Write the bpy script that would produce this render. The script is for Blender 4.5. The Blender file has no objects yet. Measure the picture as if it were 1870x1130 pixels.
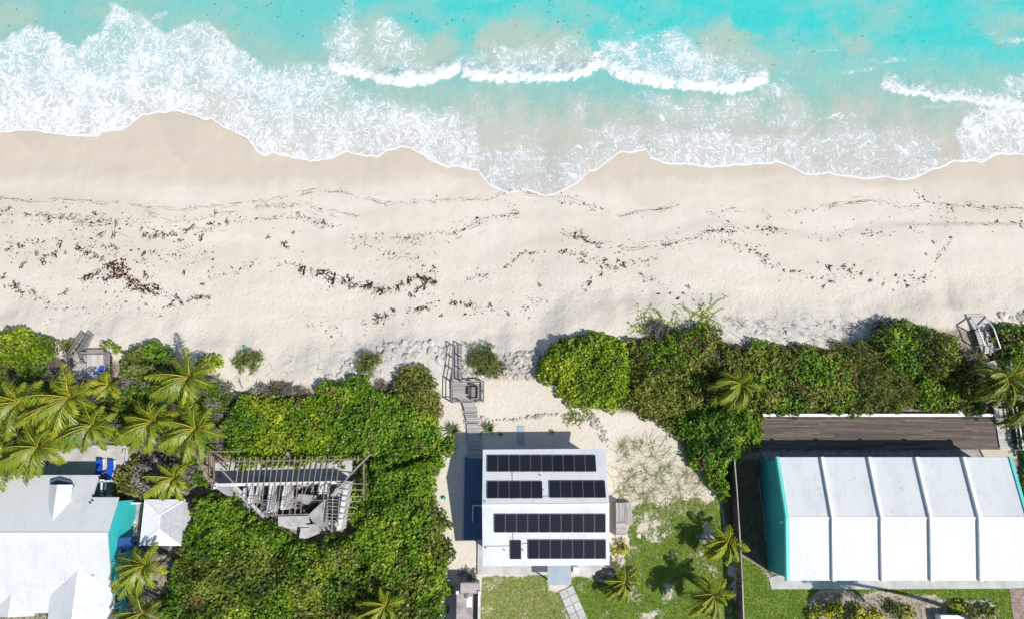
import bpy, math, random
import numpy as np
from mathutils import Vector, Matrix

# ------------------------------------------------------------------ camera, sky, sun, exposure
H, TH, F = 70.0, 0.226, 1300.0          # drone height (m), tilt off the vertical, focal length in photo pixels
SC = bpy.context.scene
COL = SC.collection
cam_d = bpy.data.cameras.new('camera'); cam = bpy.data.objects.new('camera', cam_d); COL.objects.link(cam)
cam_d.sensor_width = 36.0; cam_d.lens = 36.0 * F / 1870.0
cam_d.clip_start = 1.0; cam_d.clip_end = 1500.0
cam.location = (0, 0, H); cam.rotation_euler = (TH, 0, 0)
SC.camera = cam

SUN_TO = Vector((0.64, -0.41, 1.0)).normalized()          # towards the sun
world = bpy.data.worlds.new('World'); SC.world = world; world.use_nodes = True
wn = world.node_tree.nodes; wl = world.node_tree.links
sky = wn.new('ShaderNodeTexSky'); sky.sky_type = 'NISHITA'; sky.sun_disc = False
sky.sun_elevation = math.asin(SUN_TO.z); sky.sun_rotation = math.atan2(SUN_TO.x, SUN_TO.y)
sky.dust_density = 0.6; sky.ozone_density = 1.5
wn['Background'].inputs['Strength'].default_value = 0.10
wl.new(sky.outputs['Color'], wn['Background'].inputs['Color'])
sun_d = bpy.data.lights.new('sun', 'SUN'); sun = bpy.data.objects.new('sun', sun_d); COL.objects.link(sun)
sun_d.energy = 4.0; sun_d.angle = math.radians(0.5); sun_d.color = (1.0, 0.965, 0.91)
sun.rotation_euler = (-SUN_TO).to_track_quat('-Z', 'Y').to_euler(); sun.location = SUN_TO * 90
vs = SC.view_settings
vs.view_transform = 'Standard'; vs.look = 'None'; vs.exposure = 0.27; vs.gamma = 1.0; vs.use_curve_mapping = False
SC.cycles.max_bounces = 6; SC.cycles.diffuse_bounces = 2; SC.cycles.glossy_bounces = 2
SC.cycles.transmission_bounces = 3; SC.cycles.transparent_max_bounces = 6

rng = np.random.default_rng(7)
random.seed(7)

# ------------------------------------------------------------------ geometry of the photograph
def U(px, py, z=0.0):
    a = (px - 935.0) / F; b = (565.0 - py) / F
    dx, dy, dz = a, math.sin(TH) + b * math.cos(TH), -math.cos(TH) + b * math.sin(TH)
    t = (z - H) / dz
    return np.array([dx * t, dy * t, z])

def W2P(X, Y, Z):
    d = Y * math.sin(TH) - (Z - H) * math.cos(TH); u = Y * math.cos(TH) + (Z - H) * math.sin(TH)
    return 935 + F * X / d, 565 - F * u / d

def _hash(ix, iy, seed):
    h = (ix.astype(np.int64) * 374761393 + iy.astype(np.int64) * 668265263 + seed * 974634533) & 0xFFFFFFFF
    h = ((h ^ (h >> 13)) * 1274126177) & 0xFFFFFFFF
    return ((h ^ (h >> 16)) & 0xFFFF) / 65535.0

def vnoise(x, y, seed=0):
    x = np.asarray(x, float); y = np.asarray(y, float)
    ix = np.floor(x); iy = np.floor(y); fx = x - ix; fy = y - iy
    fx = fx * fx * (3 - 2 * fx); fy = fy * fy * (3 - 2 * fy)
    a = _hash(ix, iy, seed); b = _hash(ix + 1, iy, seed); c = _hash(ix, iy + 1, seed); d = _hash(ix + 1, iy + 1, seed)
    return (a * (1 - fx) + b * fx) * (1 - fy) + (c * (1 - fx) + d * fx) * fy

def fbm(x, y, seed=0, oct=3):
    s = 0; a = 0.5; n = 0
    for k in range(oct):
        s = s + a * vnoise(x, y, seed + 17 * k); n += a
        x = np.asarray(x) * 2.03 + 11.3; y = np.asarray(y) * 2.03 + 5.7; a *= 0.5
    return s / n

def sst(a, b, x):
    t = np.clip((np.asarray(x, float) - a) / (b - a), 0, 1); return t * t * (3 - 2 * t)

def sdist(px, py, poly):
    """signed distance to a polygon, positive inside"""
    P = np.asarray(poly, float); Q = np.roll(P, -1, 0)
    px = np.asarray(px, float); py = np.asarray(py, float)
    best = np.full(px.shape, 1e18); ins = np.zeros(px.shape, bool)
    for (x0, y0), (x1, y1) in zip(P, Q):
        dx, dy = x1 - x0, y1 - y0
        t = np.clip(((px - x0) * dx + (py - y0) * dy) / max(dx * dx + dy * dy, 1e-9), 0, 1)
        best = np.minimum(best, (px - x0 - t * dx) ** 2 + (py - y0 - t * dy) ** 2)
        c = (y0 > py) != (y1 > py)
        ins ^= c & (px < (x1 - x0) * (py - y0) / (y1 - y0 + 1e-12) + x0)
    d = np.sqrt(best)
    return np.where(ins, d, -d)

def ldist(px, py, line):
    px = np.asarray(px, float); py = np.asarray(py, float); best = np.full(px.shape, 1e18)
    for (x0, y0), (x1, y1) in zip(line[:-1], line[1:]):
        dx, dy = x1 - x0, y1 - y0
        t = np.clip(((px - x0) * dx + (py - y0) * dy) / max(dx * dx + dy * dy, 1e-9), 0, 1)
        best = np.minimum(best, (px - x0 - t * dx) ** 2 + (py - y0 - t * dy) ** 2)
    return np.sqrt(best)

# dune edge, waterline and berm as world curves y(x)
def curve_of(pts, z):
    w = np.array([U(x, y, z)[:2] for x, y in pts]); return w[:, 0], w[:, 1]
DX, DY = curve_of([(-60, 600), (0, 605), (120, 630), (230, 632), (400, 676), (520, 700), (640, 694), (720, 660), (760, 655), (830, 672),
                   (900, 668), (985, 660), (1030, 612), (1120, 592), (1300, 596), (1400, 612), (1500, 620), (1600, 612), (1700, 585), (1800, 580), (1870, 588), (1950, 590)], -0.7)
WPX = [(-80, 240), (0, 243), (40, 238), (75, 241), (120, 247), (150, 249), (178, 251), (188, 240), (222, 237), (255, 211), (290, 205), (320, 203), (352, 210), (362, 214),
       (372, 219), (384, 216), (400, 228), (420, 238), (450, 252), (468, 274), (482, 284), (497, 278), (530, 286), (565, 293), (600, 290), (622, 280), (634, 277), (660, 283),
       (688, 287), (706, 276), (733, 267), (752, 272), (785, 292), (818, 308), (836, 305), (873, 314), (893, 339), (925, 357), (945, 353), (960, 349), (988, 361), (1010, 359),
       (1035, 350), (1060, 333), (1075, 318), (1085, 316), (1103, 301), (1130, 280), (1150, 281), (1180, 276), (1188, 292), (1215, 303), (1235, 302), (1260, 305), (1300, 309),
       (1345, 304), (1390, 302), (1420, 299), (1450, 312), (1468, 324), (1510, 320), (1540, 326), (1570, 331), (1610, 328), (1640, 333), (1665, 332), (1690, 318), (1720, 308), (1740, 297), (1790, 301),
       (1812, 288), (1830, 284), (1870, 288), (1950, 285)]
WX, WY = curve_of(WPX, -3.0)
BX, BY = curve_of([(1100, 470), (1180, 452), (1300, 418), (1420, 438), (1510, 448), (1590, 428), (1660, 415), (1760, 414), (1870, 413), (1990, 412)], -2.6)
SEA = -3.25

def dune_y(x): return np.interp(x, DX, DY) + (fbm(np.asarray(x) * 0.45, np.asarray(x) * 0 + 3.1, 5) - 0.5) * 1.0
def terrain(x, y):
    x = np.asarray(x, float); y = np.asarray(y, float)
    s = y - dune_y(x)
    t = sst(-1.0, 4.6, s + (fbm(x * 0.5, y * 0.5, 31) - 0.5) * 1.2)
    beach = -1.15 - 0.09 * np.maximum(s - 2.0, 0)
    beach = beach + (fbm(x * 0.12, y * 0.3, 9) - 0.5) * 0.25 + (fbm(x * 0.9, y * 0.9, 12) - 0.5) * 0.06
    bd = np.interp(x, BX, BY) - y
    on = sst(12, 20, x)
    beach = beach + on * 0.22 * sst(-0.10 - 1.4 * (1 - sst(38, 44, x)), 0.12, bd) * (1 - sst(3, 10, bd))
    land = (fbm(x * 0.35, y * 0.35, 21) - 0.5) * 0.07
    far = y - np.interp(x, WX, WY)
    under = SEA - 0.3 - 0.08 * np.maximum(far, 0)
    k = sst(8.0, 22.0, far); beach = beach * (1 - k) + np.minimum(beach, under) * k
    return land * (1 - t) + beach * t

def tz(x, y): return float(terrain(np.array([x]), np.array([y]))[0])
def G(px, py, dz=0.0):
    z = 0.0
    for _ in range(5):
        p = U(px, py, z); z = tz(p[0], p[1])
    p = U(px, py, z); return np.array([p[0], p[1], z + dz])

# ------------------------------------------------------------------ node helpers
def lin(r, g, b):
    f = lambda c: (c / 255 / 12.92) if c / 255 <= 0.04045 else ((c / 255 + 0.055) / 1.055) ** 2.4
    return (f(r), f(g), f(b), 1)

class NT:
    def __init__(self, name, dim='3D'):
        self.dim = dim
        self.m = bpy.data.materials.new(name); self.m.use_nodes = True
        self.t = self.m.node_tree; self.n = self.t.nodes; self.l = self.t.links
        self.bsdf = self.n['Principled BSDF']; self.out = self.n['Material Output']
    def set(self, sock, v):
        if hasattr(v, 'is_output') or isinstance(v, bpy.types.NodeSocket): self.l.new(v, sock)
        elif isinstance(v, (tuple, list)) and len(v) == 3 and sock.type == 'RGBA': sock.default_value = (*v, 1)
        else: sock.default_value = v
    def math(self, op, a, b=0.0, clamp=False):
        n = self.n.new('ShaderNodeMath'); n.operation = op; n.use_clamp = clamp
        self.set(n.inputs[0], a); self.set(n.inputs[1], b); return n.outputs[0]
    def ss(self, a, b, x):
        n = self.n.new('ShaderNodeMapRange'); n.interpolation_type = 'SMOOTHSTEP'
        self.set(n.inputs[0], x); self.set(n.inputs[1], a); self.set(n.inputs[2], b); return n.outputs[0]
    def lerp(self, x, a, b, c, d):
        n = self.n.new('ShaderNodeMapRange')
        for i, v in enumerate((x, a, b, c, d)): self.set(n.inputs[i], v)
        return n.outputs[0]
    def mix(self, f, a, b, mode='MIX'):
        n = self.n.new('ShaderNodeMix'); n.data_type = 'RGBA'; n.blend_type = mode
        self.set(n.inputs[0], f); self.set(n.inputs[6], a); self.set(n.inputs[7], b); return n.outputs[2]
    def pos(self):
        return self.n.new('ShaderNodeNewGeometry').outputs['Position']
    def obj(self):
        return self.n.new('ShaderNodeTexCoord').outputs['Object']
    def rnd(self):
        return self.n.new('ShaderNodeObjectInfo').outputs['Random']
    def attr(self, name):
        n = self.n.new('ShaderNodeAttribute'); n.attribute_name = name; return n.outputs['Fac']
    def vscale(self, v, s):
        n = self.n.new('ShaderNodeVectorMath'); n.operation = 'MULTIPLY'; self.set(n.inputs[0], v); n.inputs[1].default_value = s; return n.outputs[0]
    def vadd(self, a, b):
        n = self.n.new('ShaderNodeVectorMath'); n.operation = 'ADD'; self.set(n.inputs[0], a); self.set(n.inputs[1], b); return n.outputs[0]
    def noise(self, v, scale, detail=2.0, rough=0.5, dist=0.0, kind='FBM', out='Fac'):
        n = self.n.new('ShaderNodeTexNoise'); n.noise_type = kind; n.noise_dimensions = self.dim
        self.set(n.inputs['Vector'], v); n.inputs['Scale'].default_value = scale
        n.inputs['Detail'].default_value = detail; n.inputs['Roughness'].default_value = rough; n.inputs['Distortion'].default_value = dist
        return n.outputs[out]
    def voro(self, v, scale, feature='DISTANCE_TO_EDGE', out='Distance', rand=1.0):
        n = self.n.new('ShaderNodeTexVoronoi'); n.feature = feature; n.voronoi_dimensions = self.dim
        self.set(n.inputs['Vector'], v); n.inputs['Scale'].default_value = scale; n.inputs['Randomness'].default_value = rand
        return n.outputs[out]
    def warp(self, v, scale, amt, detail=2.0):
        c = self.noise(v, scale, detail, out='Color')
        n = self.n.new('ShaderNodeVectorMath'); n.operation = 'MULTIPLY_ADD'
        self.set(n.inputs[0], c); n.inputs[1].default_value = (amt, amt, amt); self.set(n.inputs[2], v)
        s = self.n.new('ShaderNodeVectorMath'); s.operation = 'SUBTRACT'; self.set(s.inputs[0], n.outputs[0]); s.inputs[1].default_value = (amt / 2,) * 3
        return s.outputs[0]
    def bump(self, h, strength=0.5, dist=0.05):
        n = self.n.new('ShaderNodeBump'); n.inputs['Strength'].default_value = strength; n.inputs['Distance'].default_value = dist
        self.set(n.inputs['Height'], h); self.l.new(n.outputs[0], self.bsdf.inputs['Normal'])
    def fin(self, col=None, rough=0.7, spec=0.3, metal=0.0):
        if col is not None: self.set(self.bsdf.inputs['Base Color'], col)
        self.set(self.bsdf.inputs['Roughness'], rough); self.set(self.bsdf.inputs['Specular IOR Level'], spec); self.set(self.bsdf.inputs['Metallic'], metal)
        return self.m

def plain(name, c, c2=None, scale=1.5, rough=0.7, spec=0.25, bump=0.0, bscale=12, rnd=0.0, detail=5, lo=0.35, hi=0.7, stretch=(1, 1, 1)):
    """a painted, plastered or stone surface: two tones mixed by noise, fine relief"""
    t = NT(name); p = t.vscale(t.pos(), stretch)
    c = tuple(c)[:3]; c2 = tuple(c2 or [v * 0.8 for v in c])[:3]
    f = t.ss(lo, hi, t.noise(p, scale, detail, 0.62))
    col = t.mix(f, c, c2)
    if rnd:
        k = t.lerp(t.rnd(), 0, 1, 1 - rnd, 1 + rnd * 0.6)
        col = t.mix(1.0, col, t_comb(t, k), 'MULTIPLY')
    if bump: t.bump(t.noise(p, bscale, 4, 0.6), bump, 0.03)
    return t.fin(col, rough, spec)
def t_comb(t, k):
    n = t.n.new('ShaderNodeCombineColor')
    for i in range(3): t.set(n.inputs[i], k)
    return n.outputs[0]

def wood(name, c, c2, along='x', rnd=0.3, rough=0.85):
    t = NT(name); p = t.obj()
    s = (0.7, 9, 9) if along == 'x' else (9, 0.7, 9)
    off = t.n.new('ShaderNodeCombineXYZ'); t.set(off.inputs[0], t.math('MULTIPLY', t.rnd(), 37.0)); t.set(off.inputs[1], t.math('MULTIPLY', t.rnd(), 91.0))
    q = t.vadd(t.vscale(p, s), off.outputs[0])
    g = t.noise(q, 1.0, 5, 0.65)
    col = t.mix(t.ss(0.3, 0.72, g), tuple(c)[:3], tuple(c2)[:3])
    k = t.lerp(t.rnd(), 0, 1, 1 - rnd, 1 + rnd * 0.5)
    col = t.mix(1.0, col, t_comb(t, k), 'MULTIPLY')
    t.bump(g, 0.5, 0.01)
    return t.fin(col, rough, 0.2)

# ------------------------------------------------------------------ mesh helpers
WORLD = {}                                   # world location of every object (translations only)
class MB:
    def __init__(s): s.v = []; s.f = []; s.mi = []
    def add(s, vs, fs, mi=0):
        o = len(s.v); s.v += [tuple(map(float, p)) for p in vs]; s.f += [tuple(i + o for i in f) for f in fs]; s.mi += [mi] * len(fs); return s
    def hexa(s, b, t, mi=0):
        """b, t: four bottom and four top corners in the same order, counter-clockwise from above"""
        return s.add(list(b) + list(t), [(3, 2, 1, 0), (4, 5, 6, 7), (0, 1, 5, 4), (1, 2, 6, 5), (2, 3, 7, 6), (3, 0, 4, 7)], mi)
    def box(s, x0, x1, y0, y1, z0, z1, mi=0):
        return s.hexa([(x0, y0, z0), (x1, y0, z0), (x1, y1, z0), (x0, y1, z0)], [(x0, y0, z1), (x1, y0, z1), (x1, y1, z1), (x0, y1, z1)], mi)
    def slab(s, quad, th, mi=0):
        """thick sheet under a quad given counter-clockwise from above"""
        return s.hexa([(p[0], p[1], p[2] - th) for p in quad], quad, mi)
    def prism(s, poly, z0, z1, mi=0):
        n = len(poly); a = sum(poly[i][0] * poly[(i + 1) % n][1] - poly[(i + 1) % n][0] * poly[i][1] for i in range(n))
        if a < 0: poly = poly[::-1]
        v = [(p[0], p[1], z0) for p in poly] + [(p[0], p[1], z1) for p in poly]
        f = [tuple(range(n - 1, -1, -1)), tuple(range(n, 2 * n))] + [(i, (i + 1) % n, (i + 1) % n + n, i + n) for i in range(n)]
        return s.add(v, f, mi)
    def bar(s, a, b, w, h=None, mi=0):
        a = Vector(a); b = Vector(b); h = h or w; d = (b - a).normalized()
        u = d.cross(Vector((0, 0, 1)))
        if u.length < 1e-3: u = Vector((1, 0, 0))
        u.normalize(); n = u.cross(d)
        c = [(-1, -1), (1, -1), (1, 1), (-1, 1)]
        v = [p + u * (i * w / 2) + n * (j * h / 2) for p in (a, b) for i, j in c]
        return s.add(v, [(0, 1, 2, 3), (7, 6, 5, 4), (0, 4, 5, 1), (1, 5, 6, 2), (2, 6, 7, 3), (3, 7, 4, 0)], mi)
    def tube(s, pts, rad, n=6, mi=0, cap=True):
        pts = [Vector(p) for p in pts]; o = len(s.v); L = len(pts)
        for i, p in enumerate(pts):
            d = (pts[min(i + 1, L - 1)] - pts[max(i - 1, 0)]).normalized()
            u = d.cross(Vector((0.13, 0.2, 1)))
            if u.length < 1e-3: u = d.cross(Vector((1, 0, 0)))
            u.normalize(); w = d.cross(u); r = rad[i] if hasattr(rad, '__len__') else rad
            for k in range(n):
                a = 2 * math.pi * k / n; q = p + u * (r * math.cos(a)) + w * (r * math.sin(a)); s.v.append(tuple(q))
        for i in range(L - 1):
            for k in range(n):
                s.f.append((o + i * n + k, o + i * n + (k + 1) % n, o + (i + 1) * n + (k + 1) % n, o + (i + 1) * n + k)); s.mi.append(mi)
        if cap:
            s.f.append(tuple(o + k for k in range(n - 1, -1, -1))); s.mi.append(mi)
            s.f.append(tuple(o + (L - 1) * n + k for k in range(n))); s.mi.append(mi)
        return s
    def build(s, name, mats, parent=None, loc=None, smooth=False):
        if loc is None:
            if parent is not None: loc = WORLD[parent.name]
            else:
                A = np.array(s.v); loc = ((A[:, 0].min() + A[:, 0].max()) / 2, (A[:, 1].min() + A[:, 1].max()) / 2, A[:, 2].min())
        L = np.array(loc); me = bpy.data.meshes.new(name)
        me.from_pydata([tuple(np.array(p) - L) for p in s.v], [], s.f)
        mats = mats if isinstance(mats, (list, tuple)) else [mats]
        for m in mats: me.materials.append(m)
        if len(mats) > 1: me.polygons.foreach_set('material_index', s.mi)
        if smooth: me.shade_smooth()
        me.update()
        return link(name, me, parent, loc)

def link(name, me, parent=None, loc=(0, 0, 0), rz=0.0, rot=None, scale=None):
    o = bpy.data.objects.new(name, me); COL.objects.link(o)
    L = np.array(loc, float)
    if parent is not None:
        o.parent = parent; o.location = L - np.array(WORLD[parent.name])
    else: o.location = L
    o.rotation_euler = rot if rot is not None else (0, 0, rz)
    if scale is not None: o.scale = scale
    WORLD[o.name] = tuple(L); return o

def tag(o, label=None, cat=None, group=None, kind=None):
    if label: o['label'] = label
    if cat: o['category'] = cat
    if group: o['group'] = group
    if kind: o['kind'] = kind
    return o
def thing(name, label, cat, loc, group=None):
    o = link(name, None, None, loc); o.empty_display_size = 0.3
    return tag(o, label, cat, group)

def fast_mesh(name, verts, nper, attrs=None, mats=(), mi=None):
    """many separate polygons of nper corners each; attrs: per-face floats"""
    verts = np.asarray(verts, np.float32).reshape(-1, 3); nv = len(verts); nf = nv // nper
    me = bpy.data.meshes.new(name)
    me.vertices.add(nv); me.vertices.foreach_set('co', verts.ravel())
    me.loops.add(nv); me.loops.foreach_set('vertex_index', np.arange(nv, dtype=np.int32))
    me.polygons.add(nf); me.polygons.foreach_set('loop_start', np.arange(0, nv, nper, dtype=np.int32))
    for k, a in (attrs or {}).items():
        at = me.attributes.new(k, 'FLOAT', 'FACE'); at.data.foreach_set('value', np.asarray(a, np.float32))
    for m in mats: me.materials.append(m)
    if mi is not None: me.polygons.foreach_set('material_index', np.asarray(mi, np.int32))
    me.update(calc_edges=True); return me

def grid_mesh(name, X, Y, Z, attrs, mat, keep=None):
    R, Cn = X.shape
    me = bpy.data.meshes.new(name)
    co = np.stack([X, Y, Z], -1).reshape(-1, 3).astype(np.float32)
    idx = np.arange(R * Cn).reshape(R, Cn)
    q = np.stack([idx[:-1, :-1], idx[:-1, 1:], idx[1:, 1:], idx[1:, :-1]], -1).reshape(-1, 4)
    if keep is not None:
        q = q[keep.ravel()]; u_, inv = np.unique(q, return_inverse=True); co = co[u_]; q = inv.reshape(-1, 4)
    me.vertices.add(len(co)); me.vertices.foreach_set('co', co.ravel())
    me.loops.add(q.size); me.loops.foreach_set('vertex_index', q.ravel().astype(np.int32))
    me.polygons.add(len(q)); me.polygons.foreach_set('loop_start', np.arange(0, q.size, 4, dtype=np.int32))
    for k, a in attrs.items():
        at = me.attributes.new(k, 'FLOAT', 'POINT'); at.data.foreach_set('value', a.ravel().astype(np.float32))
    me.materials.append(mat); me.update(calc_edges=True); me.shade_smooth(); return me

_boxes = {}
def box_mesh(name, L, w, t, mat):
    """a shared plank: length along x, centred, top at z = 0"""
    k = (name, round(L, 2), round(w, 3), round(t, 3), mat.name)
    if k not in _boxes:
        b = MB().box(-k[1] / 2, k[1] / 2, -k[2] / 2, k[2] / 2, -k[3], 0)
        me = bpy.data.meshes.new(name); me.from_pydata(b.v, [], b.f); me.materials.append(mat); me.update(); _boxes[k] = me
    return _boxes[k]

def boards(parent, quad, w, gap, mat, th=0.035, name='plank', seglen=None, jit=0.006):
    """planks side by side over a quad p0,p1,p2,p3 (counter-clockwise): each runs p0->p1, rows from that edge to p3->p2"""
    p = [np.array(q, float) for q in quad]
    n = max(1, int(round(np.linalg.norm(((p[3] - p[0]) + (p[2] - p[1])) / 2) / (w + gap))))
    for i in range(n):
        f = (i + 0.5) / n
        a = p[0] + (p[3] - p[0]) * f; b = p[1] + (p[2] - p[1]) * f
        L = np.linalg.norm(b - a); d = (b - a) / L
        cuts = [0, L]
        if seglen:
            cuts = [0] + list(np.arange(seglen * random.uniform(0.3, 1), L - 0.4, seglen)) + [L]
        for c0, c1 in zip(cuts[:-1], cuts[1:]):
            m = a + d * (c0 + c1) / 2
            me = box_mesh(name, round((c1 - c0 - 0.008) * 20) / 20 if seglen is None else round(c1 - c0 - 0.01, 2), w, th, mat)
            o = link(name, me, parent, (m[0], m[1], m[2] + random.uniform(-jit, jit)))
            o.rotation_euler = (random.uniform(-1, 1) * jit, -math.asin(max(-1, min(1, d[2]))), math.atan2(d[1], d[0]) + random.uniform(-1, 1) * jit * 0.4)

# ------------------------------------------------------------------ the ground: beach, dune and gardens
LAWN_MID = [(1150, 935), (1180, 912), (1215, 925), (1260, 905), (1290, 912), (1330, 890), (1336, 1000), (1346, 1150), (1062, 1150), (1040, 1072), (1045, 1052), (1122, 1052), (1148, 1000)]
SPARSE = [(1112, 830), (1140, 792), (1200, 780), (1245, 820), (1295, 900), (1330, 925), (1200, 960), (1140, 960), (1116, 925)]
LAWN_DRY = [(880, 1052), (1000, 1048), (1010, 1076), (1030, 1078), (1070, 1150), (868, 1150), (880, 1075)]
LAWN_RIGHT = [(1343, 835), (1347, 1150), (1900, 1150), (1900, 1060), (1402, 1060), (1402, 830)]
BED = [(1476, 1092), (1500, 1078), (1532, 1074), (1560, 1088), (1620, 1080), (1660, 1086), (1712, 1090), (1740, 1098), (1790, 1096), (1812, 1100), (1826, 1150), (1476, 1150)]
LITTER_L = [(-40, 640), (60, 665), (130, 650), (230, 660), (330, 690), (420, 722), (560, 712), (700, 700), (760, 690), (795, 720), (792, 1150), (-40, 1150)]
LITTER_R = [(1005, 650), (1080, 620), (1300, 612), (1420, 640), (1600, 640), (1680, 600), (1900, 605), (1900, 1060), (1840, 1060), (1840, 760), (1395, 762), (1392, 835), (1335, 900), (1300, 880), (1250, 830), (1225, 760), (1100, 745)]
LANE = [(1322, 848), (1395, 828), (1425, 1058), (1404, 1050), (1346, 1008), (1330, 1000), (1316, 925)]  # dark lane ground; house and fence shade is painted into its colour
ROCKY = [(560, 690), (600, 650), (700, 625), (760, 620), (830, 632), (985, 640), (990, 690), (880, 690), (830, 700), (720, 700)]
ROCKY2 = [(1150, 590), (1300, 575), (1440, 585), (1600, 582), (1680, 580), (1660, 610), (1560, 630), (1400, 640), (1200, 620)]

def pxy(X, Y, Z): return W2P(X, Y, Z)
def ground_attrs(X, Y, Z):
    px, py = W2P(X, Y, Z)
    n1 = fbm(X * 0.8, Y * 0.8, 41) - 0.5; n2 = fbm(X * 2.2, Y * 2.2, 43) - 0.5
    m = lambda poly, soft, amp=14: sst(-soft, soft, sdist(px, py, poly) + n1 * amp * 2 + n2 * amp)
    grass = np.maximum.reduce([m(LAWN_MID, 9), 0.50 * m(SPARSE, 14), 0.85 * m(LAWN_DRY, 5, 6), m(LAWN_RIGHT, 4, 3)])
    grass *= 1 - 0.35 * sst(0.05, 0.3, n1) * (px < 1340)
    bed = m(BED, 5, 6)
    grass = grass * (1 - bed)
    wornspot = sst(0.10, 0.24, fbm(X * 0.55 + 40, Y * 0.55, 47) - 0.5) * m(LAWN_MID, 20)
    grass *= 1 - 0.42 * wornspot
    grass *= 1 - 0.15 * (1 - sst(930, 1010, py)) * (px < 1338) * (px > 1100)
    dry = np.maximum(m(LAWN_DRY, 6, 5), np.maximum(0.55 * m(SPARSE, 14), 0.18))
    soil_shade = m(LANE, 4, 4); grass *= 1 - .8 * soil_shade
    litter_and_dark = np.maximum.reduce([m(LITTER_L, 10, 10), m(LITTER_R, 9, 10), 0.9 * bed, 0.7 * m([(890, 690), (915, 660), (925, 645), (985, 640), (990, 695), (960, 690)], 4, 4), 0.6 * m([(846, 668), (884, 686), (884, 694), (846, 694)], 3, 3)])  # litter, plus ground darkened beneath both revetments to deepen the stone gaps
    wet = 1 - sst(312, 352, py + n1 * 30 - 6 * np.sin(X * 0.16))
    wet = np.maximum(wet, 0.42 * sst(0.48, 0.62, fbm(X * 0.06, Y * 0.22, 61)) * (1 - sst(430, 520, py)))
    film = sst(-1, 1, np.maximum(sdist(px, py, [(285, 205), (300, 255), (318, 285), (340, 300), (355, 288), (356, 250), (362, 214)]),
                                 sdist(px, py, [(20, 240), (45, 262), (70, 284), (84, 276), (92, 250), (88, 240)])) + n1 * 8) * 0.8
    film = np.maximum(film, 0.5 * sst(-2, 2, sdist(px, py, [(1540, 326), (1580, 336), (1640, 338), (1700, 330), (1760, 305), (1740, 297)])))
    foot = sst(455, 500, py + n1 * 40) * (1 - sst(0.3, 0.8, litter_and_dark))
    rocky = np.maximum(m(ROCKY, 10, 14), m(ROCKY2, 8, 12))
    return dict(grass=np.clip(grass, 0, 1), dry=dry, litter_and_dark=litter_and_dark, wet=wet, film=film, soil_shade=soil_shade, foot=foot, rocky=rocky)

def axis(lo, hi, step, far):
    core = np.arange(lo, hi + 1e-6, step)
    out = [hi + 0.6]; s = 1.0
    while out[-1] < far: out.append(out[-1] + s); s *= 1.6
    left = [lo - (o - hi) for o in out]
    return np.concatenate([left[::-1], core, out])

t = NT('sand_and_turf', '2D')
P = t.pos()
n_lo = t.noise(t.vscale(P, (0.25, 0.8, 1)), 0.5, 3, 0.55); n_f = t.noise(P, 9.0, 4, 0.7); n_m = t.noise(P, 1.6, 4, 0.6)
sand = t.mix(t.ss(0.3, 0.7, n_lo), (0.618, 0.552, 0.460), (0.656, 0.598, 0.514))
sand = t.mix(t.math('MULTIPLY', t.ss(0.45, 0.72, n_m), 0.35), sand, (0.57, 0.50, 0.43))
sand = t.mix(t.math('MULTIPLY', t.ss(0.35, 0.8, n_f), 0.18), sand, (0.46, 0.40, 0.33))
sand = t.mix(t.math('MULTIPLY', t.attr('wet'), 0.85), sand, (0.525, 0.455, 0.362))
sand = t.mix(t.math('MULTIPLY', t.attr('film'), 0.35), sand, (0.45, 0.38, 0.32))
sand = t.mix(t.math('MULTIPLY', t.attr('rocky'), t.ss(0.4, 0.65, n_m)), sand, (0.50, 0.485, 0.46))
lit = t.mix(t.ss(0.35, 0.65, t.noise(P, 2.6, 5, 0.7)), (0.10, 0.075, 0.05), (0.36, 0.30, 0.24))
lit = t.mix(t.ss(0.55, 0.75, t.noise(P, 6.5, 3, 0.7)), lit, (0.42, 0.36, 0.30))
col = t.mix(t.math('MULTIPLY', t.attr('litter_and_dark'), t.ss(-0.15, 0.5, n_m)), sand, lit)
gcol = t.mix(t.ss(0.3, 0.7, t.noise(P, 0.9, 4, 0.6)), (0.105, 0.205, 0.018), (0.20, 0.285, 0.035))
gcol = t.mix(t.ss(0.45, 0.75, t.noise(P, 7.0, 3, 0.7)), gcol, (0.075, 0.15, 0.012))
dcol = t.mix(t.ss(0.3, 0.7, t.noise(P, 2.5, 4, 0.6)), (0.245, 0.25, 0.075), (0.36, 0.33, 0.15))
gcol = t.mix(t.math('MULTIPLY', t.attr('dry'), t.ss(0.15, 0.75, t.noise(P, 1.7, 5, 0.65))), gcol, dcol)
ga = t.attr('grass')
col = t.mix(t.attr('soil_shade'), col, t.mix(t.ss(0.4, 0.65, n_m), (0.05, 0.05, 0.03), (0.085, 0.085, 0.05)))  # near-black lane tone: dark earth plus painted house and fence shade
brk = t.noise(P, 3.6, 5, 0.75)
gm = t.ss(-0.10, 0.10, t.math('SUBTRACT', t.math('ADD', t.math('MULTIPLY', ga, 0.56), 0.12), brk))
col = t.mix(t.math('MULTIPLY', ga, 0.6), col, (0.40, 0.355, 0.235))
col = t.mix(gm, col, gcol)
foot = t.attr('foot')
hb = t.math('MULTIPLY', t.math('SUBTRACT', 1.0, t.ss(0.0, 0.42, t.voro(t.warp(P, 1.2, 0.5), 1.7, 'F1'))), -0.6)
hb = t.math('ADD', t.math('MULTIPLY', hb, foot), t.math('MULTIPLY', t.noise(t.warp(P, 2.0, 0.3), 4.5, 5, 0.65), t.lerp(foot, 0, 1, 0.10, 0.85)))
hb = t.math('ADD', hb, t.math('MULTIPLY', gm, t.math('MULTIPLY', t.noise(P, 14, 3, 0.7), 1.6)))
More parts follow.
